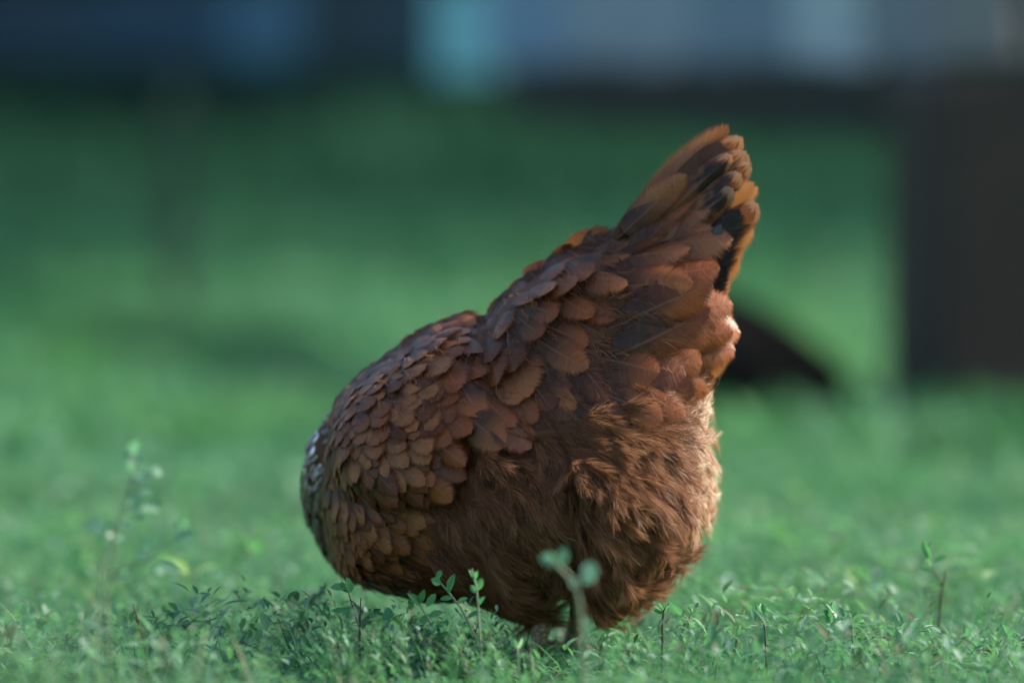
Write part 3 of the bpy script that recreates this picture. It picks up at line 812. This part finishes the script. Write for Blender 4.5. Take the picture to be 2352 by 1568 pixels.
def plumage():
    feathered = lambda x, y: (samp(D0, x, y) > 14) & (samp(DF, x, y) < 6) & ~((x > 1560) & (y < 640)) & (y > 500)
    # large single feathers: back, saddle, wing coverts
    big = lambda x, y: feathered(x, y) & (x > 1040 - 0.2 * (y - 900)) & (x > 1010)
    px, py, ang, L, W = scatter(big, 3200, lambda L, W: 0.50 * W + 3, 11)
    order = np.argsort(-(L * W))
    sel = order[:262]; rest = order[262:]
    n = len(px); r = np.random.default_rng(5)
    ang = ang + r.normal(0, 0.17, n); L = L * r.uniform(1.0, 1.35, n); W = W * r.uniform(1.35, 1.8, n)
    lift = np.radians(r.uniform(2, 6.5, n)); out = r.uniform(0, 4, n)
    # feathers hang back from their base so that the given point lies near their middle
    bx = px - np.cos(ang) * L * 0.35; by = py - np.sin(ang) * L * 0.35
    base, X, Yv, Z = frame(bx, by, ang, lift, out)
    for i in sel:
        inw = samp(DW, px[i], py[i]) > 4
        mat = M_FEATHER if (py[i] > 600 or r.random() < 0.4) else M_FPALE
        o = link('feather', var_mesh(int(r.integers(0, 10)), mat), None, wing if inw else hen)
        roll = r.normal(0, 0.10)
        yv = Yv[i] * math.cos(roll) + Z[i] * math.sin(roll); zv = Z[i] * math.cos(roll) - Yv[i] * math.sin(roll)
        M = Matrix.Identity(4)
        for j in range(3):
            M[j][0] = X[i][j] * L[i] * S; M[j][1] = yv[j] * W[i] * S; M[j][2] = zv[j] * L[i] * S; M[j][3] = base[i][j]
        o.matrix_basis = M
    parts = []
    if len(rest): parts.append(join_instances(SMALL, base[rest], X[rest], Yv[rest], Z[rest], L[rest], W[rest], r.random(len(rest))))
    # small scale-like feathers of shoulder, breast
    small_parts = []
    small = lambda x, y: feathered(x, y) & ~big(x, y)
    px, py, ang, L, W = scatter(small, 16000, lambda L, W: 0.31 * W + 2, 12)
    n = len(px)
    ang = ang + r.normal(0, 0.26, n); sz = r.uniform(0.75, 1.45, n); L = L * sz; W = W * 1.35 * sz
    bx = px - np.cos(ang) * L * 0.35; by = py - np.sin(ang) * L * 0.35
    base, X, Yv, Z = frame(bx, by, ang, np.radians(r.uniform(3, 9, n)), r.uniform(0, 4, n))
    small_parts.append(join_instances(SMALL, base, X, Yv, Z, L, W, np.clip(0.45 * clump(px, py, 0.02, 61) + 0.55 * r.random(n), 0, 0.99)))
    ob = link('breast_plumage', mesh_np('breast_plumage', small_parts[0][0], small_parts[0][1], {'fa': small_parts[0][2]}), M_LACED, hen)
    tag(ob, kind='stuff')
    # the far side, same scheme and plainer
    far = lambda x, y: feathered(x, y) & (x < 1585)
    px, py, ang, L, W = scatter(far, 3500, lambda L, W: 0.5 * W + 3, 13)
    n = len(px); bx = px - np.cos(ang) * L * 0.35; by = py - np.sin(ang) * L * 0.35
    base, X, Yv, Z = frame(bx, by, ang + r.normal(0, 0.2, n), np.radians(r.uniform(5, 13, n)), r.uniform(0, 6, n))
    parts.append(join_instances(SMALL, base, X, Yv, Z, L, W * 1.1, r.random(n), mirror=True))
    off = 0; Vs, Fs, As = [], [], []
    for v, f, a in parts:
        Vs.append(v); Fs.append(f + off); As.append(a); off += len(v)
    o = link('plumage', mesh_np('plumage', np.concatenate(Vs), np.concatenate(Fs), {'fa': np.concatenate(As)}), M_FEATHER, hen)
    tag(o, kind='stuff')
plumage()

def neck_hackle():
    """glossy dark feathers down the neck, sky glints partly painted into their tip colour"""
    path = [((850, 1010), 40, 105), ((772, 1055), 70, 94), ((730, 1130), 100, 68), ((730, 1200), 130, 62), ((752, 1262), 150, 57), ((788, 1312), 168, 52)]
    P = np.array([to_local(p[0], p[1], -d) for p, d, r_ in path]); Rr = np.array([r_ for *_, r_ in path]) * S
    r = np.random.default_rng(8); n = 620
    u = r.random(n) * (len(P) - 1.001); i = u.astype(int); f = (u - i)[:, None]
    c = P[i] * (1 - f) + P[i + 1] * f; rad = Rr[i] * (1 - f[:, 0]) + Rr[i + 1] * f[:, 0]
    tdir = P[i + 1] - P[i]; tdir /= np.linalg.norm(tdir, axis=1)[:, None]
    ref = np.array([0.1, 1, 0.2]); a = np.cross(tdir, ref); a /= np.linalg.norm(a, axis=1)[:, None]; b = np.cross(tdir, a)
    q = r.random(n) * 6.283
    nrm = a * np.cos(q)[:, None] + b * np.sin(q)[:, None]
    base = c + nrm * (rad * 1.0 + r.uniform(3, 9, n) * S)[:, None]
    X = -tdir * 1.0                                  # hackles point back towards the body
    lift = np.radians(r.uniform(-14, 0, n))[:, None]
    Xr = X * np.cos(lift) + nrm * np.sin(lift); Z = nrm * np.cos(lift) - X * np.sin(lift)
    Yv = np.cross(Z, Xr)
    ro = r.normal(0, 0.35, n)[:, None]; Yv, Z = Yv * np.cos(ro) + Z * np.sin(ro), Z * np.cos(ro) - Yv * np.sin(ro)
    V, F, A = join_instances(SMALL, base, Xr, Yv, Z, r.uniform(38, 56, n), r.uniform(16, 24, n), r.random(n))
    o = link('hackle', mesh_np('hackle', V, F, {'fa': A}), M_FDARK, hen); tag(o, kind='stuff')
neck_hackle()

def place_feather(name, x0, y0, x1, y1, W, depth, mat, roll=0, tail=True, var=0, tipdepth=None):
    """a single feather from base to tip in the hen's side plane; depth = offset towards the viewer"""
    a = Vector(to_local(x0, y0, depth)); b = Vector(to_local(x1, y1, depth if tipdepth is None else tipdepth))
    X = (b - a); Ln = X.length; X.normalize()
    Z = Vector((0, -1, 0)); Z = (Z - X * Z.dot(X)).normalized()
    Z.rotate(Matrix.Rotation(R(roll), 3, X)); Yv = Z.cross(X)
    o = link(name, var_mesh(var, mat, tail), None, hen)
    M = Matrix.Identity(4)
    for j in range(3):
        M[j][0] = X[j] * Ln; M[j][1] = Yv[j] * W * S; M[j][2] = Z[j] * Ln; M[j][3] = a[j]
    o.matrix_basis = M
    return o

def tail():
    # base -> tip, width, depth towards the viewer, material, roll
    tips = [(1688,285),(1702,294),(1714,308),(1722,326),(1729,346),(1736,368),(1742,390),(1748,414),(1752,438),(1752,462),(1747,486),(1738,510),(1728,534),(1716,556),(1704,578)]
    rows = []
    for i, (tx, ty) in enumerate(tips):
        if i in (1, 3, 6, 8, 10, 12): continue
        f = i / 14
        mat = M_TAIL if i < 7 or i == 9 else M_AMBER
        if i == 0: mat = M_FPALE
        rows.append((1418 + 150 * f, 548 + 115 * f, tx, ty, 88 + 12 * math.sin(i * 2.3), (18 + 5 * i) if i < 7 else (46 - 4 * (i - 7)), mat, 22 - 36 * f, i % 4))
        rows.append((1418 + 150 * f, 548 + 115 * f, tx - 3, ty + 6, 92, -(14 + 3 * i) if i < 7 else -(34 - 3 * (i - 7)), mat, 158 + 36 * f, (i + 1) % 4))
    rows += [(1450,575,1692,346,74,56,M_TAIL,6,2), (1470,590,1716,392,80,60,M_TAIL,2,1), (1475,600,1700,430,84,64,M_TAIL,0,0), (1430,540,1590,392,84,68,M_FPALE,8,2), (1425,545,1560,420,78,72,M_FPALE,14,3)]
    for x0, y0, x1, y1, W, dp, mat, roll, v in rows:
        place_feather('tail_feather', x0, y0, x1, y1, W, dp, mat, roll, True, v)
    # black feathers under the tail, one slate-blue edge
    place_feather('tail_feather', 1555, 705, 1712, 472, 124, 60, M_BLACK, -4, True, 1)
    place_feather('tail_feather', 1575, 725, 1694, 548, 96, 56, M_BLACK, -6, True, 0)
    place_feather('tail_feather', 1600, 735, 1676, 606, 80, 64, M_BLACK, -4, True, 2)
    place_feather('tail_feather', 1592, 652, 1672, 506, 44, 72, M_SLATE, -8, True, 3)
    # big pale coverts over the tail base
    for x0, y0, x1, y1, W, dp, v, mat in [
      (1448,528,1590,392,86,84,0,M_FPALE), (1462,566,1656,508,112,92,4,M_FPALE), (1475,618,1622,588,118,98,3,M_FPALE), (1440,600,1560,540,96,98,1,M_FEATHER), (1440,640,1592,634,112,106,5,M_FPALE),
      (1400,600,1520,560,92,102,6,M_FPALE), (1470,700,1650,664,110,112,7,M_FEATHER), (1430,812,1645,722,128,146,4,M_FPALE), (1420,780,1600,700,112,140,8,M_FEATHER)]:
        place_feather('feather', x0, y0, x1, y1, W, dp, mat, 0, False, v, tipdepth=dp - 14)
    # amber feathers curling round the rear edge, lit through from behind
    for x0, y0, x1, y1, W, dp, roll, v in [
      (1590,800,1674,648,70,30,-24,0), (1600,830,1688,706,66,34,-28,1), (1590,800,1684,690,60,14,-30,2), (1580,858,1688,764,66,44,-24,3), (1585,840,1684,738,60,22,-30,0), (1570,888,1676,816,64,54,-20,1), (1580,860,1680,790,60,10,-32,2), (1560,912,1655,856,60,62,-16,3), (1600,760,1672,666,60,-12,196,0), (1600,820,1684,740,66,-24,202,1), (1590,870,1676,806,66,-34,202,2)]:
        place_feather('feather', x0, y0, x1, y1, W, dp, M_AMBER, roll, True, v)
    # a few long olive-brown flight feathers showing under the wing coverts
    for x0, y0, x1, y1, W, dp, v in [(1010,1040,1235,990,56,262,0), (1000,1060,1200,1012,50,258,1), (990,1075,1150,1036,46,256,2)]:
        o = place_feather('flight_feather', x0, y0, x1, y1, W, dp, M_FEATHER, 0, True, v)
        o.parent = wing
tail()

# ---- down: tufts of fine filaments
FCTRL = np.array([(1100,1060,48,60),(1250,1010,55,62),(1330,1070,74,66),(1100,1150,40,70),(1200,1190,46,76),(1310,1230,66,70),(1040,1280,34,80),(1150,1390,30,80),(1250,1390,48,72),(1000,1180,40,70),(1000,1330,25,80),
 (1400,960,20,60),(1480,930,-10,60),(1600,930,-14,56),(1640,1040,12,56),(1650,1150,26,56),(1500,1050,42,64),(1430,1080,62,64),(1450,1180,62,66),(1530,1200,48,62),(1600,1120,28,60),(1500,1290,56,64),(1400,1310,66,66),(1400,1400,58,60),(1550,1330,44,56),(1600,1260,36,56)], float)
def fctrl(px, py):
    d2 = (px[:, None] - FCTRL[None, :, 0]) ** 2 + (py[:, None] - FCTRL[None, :, 1]) ** 2 + 200
    w = 1 / d2 ** 1.5; w /= w.sum(1, keepdims=True); a = np.radians(FCTRL[:, 2])
    return np.arctan2((w * np.sin(a)).sum(1), (w * np.cos(a)).sum(1)), (w * FCTRL[:, 3]).sum(1)

def strands(root, d, nrm, L, width, rnd, nseg=5, droop=0.5, seed=1):
    """ribbons; root, d (direction), nrm arrays"""
    r = np.random.default_rng(seed); n = len(root)
    side = np.cross(d, nrm); side /= np.linalg.norm(side, axis=1)[:, None] + 1e-9
    roll = r.uniform(-1.2, 1.2, n)[:, None]
    wv = side * np.cos(roll) + nrm * np.sin(roll)
    wave = r.normal(0, 0.07, n)[:, None]
    V = np.zeros((n, nseg + 1, 2, 3), np.float32); A = np.zeros((n, nseg + 1, 2, 4), np.float32)
    sr = r.random(n)
    for k in range(nseg + 1):
        u = k / nseg
        c = root + d * (u * L)[:, None] + side * (wave * (u * u) * L[:, None]) - nrm * (droop * u * u * L)[:, None] * 0.45
        w = (width * (1 - 0.85 * u ** 1.6))[:, None] * 0.5
        V[:, k, 0] = c - wv * w; V[:, k, 1] = c + wv * w
        A[:, k, :, 0] = u; A[:, k, :, 2] = rnd[:, None]; A[:, k, :, 3] = sr[:, None]
    q = np.array([(2 * k, 2 * k + 1, 2 * k + 3, 2 * k + 2) for k in range(nseg)])
    F = (np.arange(n)[:, None, None] * (2 * (nseg + 1)) + q[None]).reshape(-1, 4)
    return V.reshape(-1, 3), F, A.reshape(-1, 4)

def fluff():
    r = np.random.default_rng(21)
    parts = []
    for mirror, ntuft, ns in ((False, 1900, 62), (True, 600, 28)):
        px = r.uniform(940, 1720, ntuft * 8); py = r.uniform(860, 1450, ntuft * 8)
        ok = (samp(DF, px, py) > -12) & (samp(DI, px, py) > 2); px, py = px[ok], py[ok]
        n = normal(px, py); ok = r.random(len(px)) < np.clip(1 / np.clip(-n[:, 1], 0.2, 1), 1, 5) / 5
        px, py = px[ok][:ntuft], py[ok][:ntuft]; k = len(px)
        ang, L = fctrl(px, py); ang = ang + r.normal(0, 0.28, k); L = L * r.uniform(0.75, 1.3, k)
        belly = sstep(1180, 1330, py) * (1 - sstep(1230, 1340, px))
        lift = np.radians(r.uniform(9, 32, k)) * (1 - 0.6 * belly)
        base, X, Yv, Z = frame(px, py, ang, lift, r.uniform(-6, 5, k))
        n = normal(px, py)
        # barbs leave a common shaft on both sides and sweep towards its tip
        idx = np.repeat(np.arange(k), ns); m = len(idx)
        u = r.random(m) ** 0.9; sd = np.where(r.random(m) < 0.5, -1, 1)
        Lm = L[idx] * S * 1.6
        root = base[idx] + X[idx] * (u * 0.62 * Lm)[:, None] - n[idx] * (0.16 * u * u * Lm)[:, None] + Yv[idx] * (r.normal(0, 2.5, m) * S)[:, None]
        a = sd * (0.46 - 0.26 * u) * r.uniform(0.25, 1.15, m)
        d = X[idx] * np.cos(a)[:, None] + Yv[idx] * np.sin(a)[:, None] + n[idx] * r.normal(0.0, 0.10, m)[:, None]
        d /= np.linalg.norm(d, axis=1)[:, None]
        LL = Lm * r.uniform(0.30, 0.55, m) * (1.0 - 0.25 * u)
        pale = sstep(1545, 1640, px) * sstep(860, 900, py) * (1 - sstep(1150, 1290, py))  # cream rear edge, partly painted in as the sunlit rim
        trnd = (0.76 * r.random(k) * (1 - 0.6 * pale) + pale * r.uniform(0.72, 1.1, k))[idx]
        V, F, A = strands(root, d, n[idx], LL, r.uniform(0.7, 1.45, m) * S, np.clip(trnd + r.normal(0, 0.06, m), 0, 1), nseg=3, droop=0.5, seed=int(r.integers(1e6)))
        if mirror: V = V * np.array([1, -1, 1])
        parts.append((V, F, A))
    off = 0; Vs, Fs, As = [], [], []
    for v, f, a in parts:
        Vs.append(v); Fs.append(f + off); As.append(a); off += len(v)
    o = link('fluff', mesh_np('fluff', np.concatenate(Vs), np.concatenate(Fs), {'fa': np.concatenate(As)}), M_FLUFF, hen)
    tag(o, kind='stuff')
fluff()

def wisps():
    """loose barb ends lying over the feathers of back and wing"""
    r = np.random.default_rng(77)
    k = 520
    px = r.uniform(740, 1660, k * 4); py = r.uniform(500, 1380, k * 4)
    ok = (samp(D0, px, py) > 18) & (samp(DF, px, py) < 14) & ~((px > 1560) & (py < 650)); px, py = px[ok][:k], py[ok][:k]; k = len(px)
    ang, L, W = ctrl(px, py); side = np.where(r.random(k) < 0.5, -1, 1)
    ang = ang + side * r.uniform(0.1, 0.75, k)
    base, X, Yv, Z = frame(px, py, ang, np.radians(r.uniform(8, 20, k)), r.uniform(4, 11, k))
    ns = 13; idx = np.repeat(np.arange(k), ns); m = len(idx)
    along = (r.random(m) - 0.5) * 0.55 * L[idx] * S
    fl = np.stack([np.cos(ang - side * 0.5), np.zeros(k), -np.sin(ang - side * 0.5)], -1)[idx]
    root = base[idx] + fl * along[:, None]
    d = X[idx] + Yv[idx] * r.normal(0, 0.12, (m, 1)); d /= np.linalg.norm(d, axis=1)[:, None]
    LL = W[idx] * S * r.uniform(0.25, 0.55, m)
    V, F, A = strands(root, d, Z[idx], LL, r.uniform(0.7, 1.3, m) * S, np.clip(0.7 * r.random(k)[idx] + r.normal(0, 0.05, m), 0, 0.76), nseg=3, droop=1.0, seed=5)
    A[:, 0] = 0.35 + 0.3 * A[:, 0]
    o = link('loose_barbs', mesh_np('loose_barbs', V, F, {'fa': A}), M_FLUFF, hen); tag(o, kind='stuff')
wisps()

def legs_head():
    for sx, dep, fx in ((1268, 95, 0), (1322, -95, 40)):
        pts = [to_local(sx, 1395, dep), to_local(sx - 8, 1440, dep), to_local(sx - 22, 1490, dep), to_local(sx - 30, 1512, dep)]
        V, F = tube(pts, [24 * S, 21 * S, 18 * S, 19 * S], 10)
        lg = link('leg', pymesh('leg', V, F), M_LEG, hen)
        foot = to_local(sx - 30, 1510, dep)
        for ang, ln in ((180, 120), (150, 100), (210, 100), (10, 55)):
            a = R(ang); q = [foot + np.array([math.cos(a), math.sin(a), 0]) * ln * S * k + np.array([0, 0, (0.012 if k == 0.35 else 0.0) * 0.3 + 0.001]) for k in (0, 0.35, 0.7, 1.0)]
            V, F = tube(q, [15 * S, 14 * S, 11 * S, 8 * S], 8)
            link('toe', pymesh('toe', V, F), M_LEG, lg)
            c0 = q[-1]; c1 = c0 + np.array([math.cos(a), math.sin(a), -0.2]) * 24 * S
            V, F = tube([c0, (c0 + c1) / 2 + np.array([0, 0, 0.0015]), c1], [7 * S, 5 * S, 1 * S], 6)
            link('claw', pymesh('claw', V, F), M_CLAW, lg)
    hd = to_local(812, 1325, -180)
    # beak, pointing down and to the left past the breast
    b0 = to_local(800, 1335, -184); b1 = to_local(776, 1356, -186); b2 = to_local(762, 1374, -187)
    V, F = tube([b0, b1, b2], [22 * S, 14 * S, 2 * S], 10); link('beak', pymesh('beak', V, F), M_BEAK, hen)
    # single comb with points along the crown
    V, F = [], []
    crown = [(770,1268),(760,1288),(754,1308),(757,1328),(768,1344)]
    tips = [(756,1266),(738,1284),(733,1310),(742,1336),(758,1350)]
    prof = []
    for i in range(5):
        prof.append(crown[i] if i % 2 == 0 and i not in (2,) else crown[i]); 
    poly = []
    for i in range(5):
        poly.append(tips[i])
        if i < 4: poly.append(((crown[i][0] * 0.7 + tips[i][0] * 0.3 + crown[i+1][0] * 0.7 + tips[i+1][0] * 0.3) / 2, (crown[i][1] + crown[i+1][1]) / 2))
    poly += [(c[0] + 22, c[1]) for c in crown[::-1]]
    bm = bmesh.new()
    vs = [bm.verts.new(to_local(p[0] + 52, p[1] + 6, -200)) for p in poly]; f = bm.faces.new(vs)
    ex = bmesh.ops.extrude_face_region(bm, geom=[f])
    for v in ex['geom']:
        if isinstance(v, bmesh.types.BMVert): v.co.y += 9 * S
    bmesh.ops.recalc_face_normals(bm, faces=bm.faces)
    me = bpy.data.meshes.new('comb'); bm.to_mesh(me); bm.free(); link('comb', me, M_COMB, hen)
    for sg in (-1, 1):
        bm = bmesh.new(); bmesh.ops.create_uvsphere(bm, u_segments=12, v_segments=8, radius=9 * S)
        me = bpy.data.meshes.new('eye'); bm.to_mesh(me); bm.free()
        o = link('eye', me, M_EYE, hen); o.location = to_local(800, 1312, -180 + sg * 44)
        V, F = tube([to_local(806, 1345, -182 + sg * 14), to_local(800, 1368, -182 + sg * 16), to_local(797, 1382, -182 + sg * 16)], [12 * S, 14 * S, 6 * S], 8)
        link('wattle', pymesh('wattle', V, F), M_COMB, hen)
legs_head()

# ------------------------------------------------------------------ single sprigs and twigs one can pick out
def leaf_mesh(name, k, mat=None):
    r = np.random.default_rng(k)
    s = np.array([0, 0.2, 0.5, 0.8, 1.0]); w = np.array([0.1, 0.7, 1.0, 0.7, 0.03])
    V, A, F = [], [], []
    for i in range(5):
        for sg in (-1, 0, 1):
            V.append((s[i], sg * w[i] * 0.5, 0.12 * abs(sg) * w[i] - (0.1 + 0.1 * r.random()) * s[i] ** 2)); A.append((s[i], abs(sg), 0, 1))
    for i in range(4):
        for j in range(2):
            a = i * 3 + j; F.append((a, a + 3, a + 4, a + 1))
    me = mesh_np(name, V, F, {'fa': A}); me.materials.append(mat or M_LEAF); return me
LEAVES = [leaf_mesh('leaf', k, M_SPRIG) for k in range(4)]
PALE_LEAVES = [leaf_mesh('leaf', k, M_WEED) for k in range(4)]

def sprig(label, pts, Y, leaves, name='sprig', cat='sprig', r0=2.6, r1=1.4, twig=False, side=None, pale=False):
    """stem through layout points at depth Y; leaves = (layout x,y of base, x,y of tip, width)"""
    base = at(*pts[0], Y); base.z = 0
    root = empty(name, base)
    tag(root, label, cat, None)
    k = (Y + 4) / 4
    P = [at(x, y, Y) - base for x, y in pts]
    P[0] = Vector((P[0].x, P[0].y, min(P[0].z, -0.005)))
    r = np.random.default_rng(int(pts[0][0] * 7 + pts[0][1]))
    for p in P[1:]: p.y += r.normal(0, 0.004)
    n = len(P); V, F = tube(P, [(r0 + (r1 - r0) * i / max(n - 1, 1)) * S * (1.25 if 0 < i < n - 1 else 1) for i in range(n)], 6)
    F.append(tuple(range(len(V) - 6, len(V))))
    link('stem', pymesh('stem', V, F), M_TWIG if twig else M_STEM, root)
    if side:
        for sd in side:
            P2 = [at(x, y, Y) - base for x, y in sd]
            V, F = tube(P2, [2.0 * S, 1.6 * S, 1.2 * S][:len(P2)] + [0.9 * S] * max(0, len(P2) - 3), 6)
            link('twig', pymesh('twig', V, F), M_TWIG if twig else M_STEM, root)
    for (x0, y0, x1, y1, w) in leaves:
        a = at(x0, y0, Y) - base; b = at(x1, y1, Y) - base
        b.y += r.normal(0, 0.004)
        X = b - a; L = X.length; X.normalize()
        Z = Vector((r.normal(0, 0.35), -1, 0.55 + r.normal(0, 0.3))); Z = (Z - X * Z.dot(X)).normalized(); Yv = Z.cross(X)
        o = link('leaf', (PALE_LEAVES if pale else LEAVES)[int(r.integers(0, 4))], None, root)
        M = Matrix.Identity(4)
        for j in range(3):
            M[j][0] = X[j] * L; M[j][1] = Yv[j] * w * S * k; M[j][2] = Z[j] * L; M[j][3] = a[j]
        o.matrix_basis = M
    return root

def sprigs():
    sprig('dark-stemmed sprig with oval leaves in front of the hen\'s breast', [(828,1530),(825,1470),(826,1430),(829,1372)], -0.10,
      [(806,1360,798,1325,20),(798,1352,758,1345,22),(800,1360,782,1336,18),(812,1408,764,1398,20),(822,1410,790,1418,16),(822,1400,806,1402,14)], twig=True, side=[[(824,1440),(812,1400),(800,1358)],[(822,1405),(815,1385),(803,1376)]])
    sprig('tall leafy sprig in front of the hen\'s belly, pale tip leaning left', [(1120,1540),(1095,1470),(1060,1400),(1030,1360),(1000,1325)], -0.14,
      [(1030,1362,1042,1316,18),(1012,1340,992,1328,20),(1005,1330,1012,1308,14),(1050,1385,1072,1370,14),(1072,1420,1105,1400,15),(1080,1440,1050,1432,15),(1040,1372,1010,1374,13),(1095,1470,1125,1440,16)])
    sprig('upright pale green sprig tip before the hen\'s thigh', [(1108,1530),(1102,1450),(1098,1400),(1095,1350),(1084,1306)], -0.17,
      [(1095,1360,1080,1344,15),(1096,1355,1106,1326,20),(1090,1335,1080,1306,12),(1088,1330,1096,1310,12),(1098,1390,1112,1368,12)])
    sprig('bushy creeping sprig under the hen\'s breast', [(1010,1540),(1000,1470),(985,1420),(965,1390),(945,1378)], -0.12,
      [(965,1388,940,1360,20),(980,1392,1000,1362,18),(950,1380,940,1400,16),(990,1420,960,1428,18),(985,1415,1018,1402,18),(1000,1460,965,1460,18),(1000,1470,1035,1450,18),(960,1384,975,1354,18),(1000,1440,1030,1425,16)])
    sprig('out-of-focus pale sprig crossing the hen\'s thigh, bright green leaf on top', [(1340,1580),(1338,1460),(1330,1380),(1322,1340),(1282,1296),(1262,1285)], -0.46,
      [(1285,1298,1298,1256,26),(1282,1296,1240,1276,28),(1290,1300,1274,1282,26),(1345,1335,1362,1290,40),(1340,1340,1368,1310,30),(1325,1345,1312,1328,28),(1340,1440,1352,1420,24)], r0=3.6, r1=2.6, pale=True)
    sprig('lone tall twig with a forked leafy top on the right', [(2150,1460),(2160,1380),(2166,1340),(2170,1306)], 0.06,
      [(2140,1300,2128,1280,16),(2136,1286,2118,1240,16),(2134,1280,2134,1244,11),(2146,1292,2178,1274,18),(2164,1345,2150,1338,12),(2150,1318,2112,1300,10)], twig=True, side=[[(2166,1345),(2146,1312),(2134,1282)]])
    sprig('short dark twig with tiny leaves just behind the hen\'s fluff', [(1520,1480),(1522,1430),(1524,1402),(1536,1384)], -0.06,
      [(1522,1408,1502,1400,10),(1522,1404,1506,1388,10),(1524,1402,1514,1382,11),(1524,1404,1534,1388,10)], twig=True)
    sprig('thin green sprig beside the short dark twig behind the hen', [(1570,1520),(1578,1460),(1584,1420),(1590,1398)], -0.05,
      [(1580,1450,1600,1430,9),(1582,1430,1572,1412,9),(1586,1415,1598,1402,8),(1588,1410,1580,1392,9),(1576,1475,1594,1466,9)])
    sprig('bare brown stick leaning right in the grass behind the hen', [(1680,1500),(1694,1450),(1710,1402)], -0.02, [], name='stick', cat='stick', twig=True, r0=2.4, r1=1.8)
    sprig('dark upright twig with two pale green leaves on top', [(1762,1540),(1760,1490),(1756,1440),(1752,1425)], -0.08,
      [(1750,1424,1736,1388,16),(1754,1422,1750,1384,18),(1760,1470,1790,1462,14),(1766,1480,1800,1500,12),(1772,1465,1786,1430,12),(1768,1490,1812,1510,10)], twig=True, side=[[(1760,1480),(1780,1490),(1815,1508)]])
    sprig('fresh green sprig with one tall leaf in the right-hand grass', [(1890,1530),(1900,1470),(1908,1440),(1912,1425)], -0.05,
      [(1910,1428,1908,1382,16),(1906,1436,1898,1410,12),(1912,1424,1950,1400,8),(1900,1455,1878,1440,12),(1898,1470,1920,1462,10)])
    sprig('sprig with a broad leaf drooping right, near the tall-leaved sprig', [(1960,1530),(1958,1470),(1956,1430),(1950,1404)], -0.04,
      [(1958,1440,1996,1430,16),(1956,1425,1968,1404,12),(1954,1416,1944,1400,10),(1957,1450,1940,1420,12),(1960,1470,1990,1462,10)])
    sprig('low tangle of small leaves left of the dark upright twig', [(1640,1540),(1650,1500),(1668,1470),(1690,1458)], -0.10,
      [(1660,1480,1640,1450,12),(1668,1472,1660,1440,12),(1680,1462,1712,1452,10),(1690,1458,1700,1430,10),(1650,1500,1620,1486,14),(1655,1492,1680,1500,12)])
    sprig('blurred tall weed with one straight stem and round pale leaves, far left', [(215,1560),(230,1400),(235,1300),(270,1200),(300,1130),(310,1070),(296,1030)], -0.38,
      [(308,1085,300,1062,26),(318,1100,350,1080,26),(300,1042,318,1012,26),(320,1140,345,1124,24),(322,1176,362,1168,28),(310,1190,330,1180,26),(300,1050,284,1030,20),(240,1215,212,1210,24),(245,1240,262,1226,22),(300,1150,330,1132,22),(360,1290,412,1312,24),(400,1240,450,1222,26),(280,1210,300,1205,22)], r0=2.6, r1=1.6, side=[[(245,1320),(330,1290),(400,1235),(440,1205)],[(262,1215),(235,1230),(215,1210)],[(300,1135),(330,1110),(352,1080)],[(285,1165),(330,1160),(365,1165)]], pale=True)
    wr = np.random.default_rng(12); more = []
    for (ax, ay, bx, by) in [(235,1300,300,1130), (300,1130,296,1030), (245,1320,440,1205), (300,1135,352,1080), (285,1165,365,1165), (262,1215,215,1210), (245,1330,420,1310)]:
        for q in range(5):
            f = wr.uniform(0.15, 1.0); x = ax + (bx - ax) * f; y = ay + (by - ay) * f; a = wr.uniform(0, 6.28); ln = wr.uniform(22, 36)
            more.append((x, y, x + ln * math.cos(a), y - abs(ln * math.sin(a)) * 0.8, wr.uniform(16, 24)))
    sprig('wispy branching weed, blurred, with many small leaves at the far left', [(250,1560),(246,1400),(250,1320),(268,1215),(290,1150),(300,1100)], -0.36, more, r0=2.2, r1=1.2, side=[[(248,1330),(330,1290),(400,1235),(440,1205)],[(248,1335),(340,1322),(420,1310)]], pale=True)
    sprig('thin dark brown twig standing in the grass at lower left', [(345,1520),(330,1470),(316,1425),(306,1388)], -0.16, [], name='stick', cat='stick', twig=True, r0=3, r1=2)
    sprig('pale dry stalk leaning right near the lower left twig', [(440,1560),(460,1490),(474,1440)], -0.40, [(462,1470,476,1430,14)], r0=4, r1=3)
    sprig('blunt straw-coloured stub at the far right edge', [(2345,1500),(2338,1420),(2334,1350)], 0.25, [(2338,1420,2345,1380,10)], r0=3, r1=3)
    sprig('small forked seedling at the foot of the hen\'s leg', [(1012,1600),(1195,1560),(1188,1500),(1190,1478)][1:], -0.20,
      [(1190,1490,1178,1466,11),(1191,1490,1204,1464,11),(1190,1510,1206,1500,9)])
    sprig('single round-leaved seedling left of the bushy sprig', [(890,1520),(892,1450),(892,1420)], -0.12, [(892,1425,892,1394,24),(892,1440,872,1430,16),(891,1460,910,1448,16)])
sprigs()
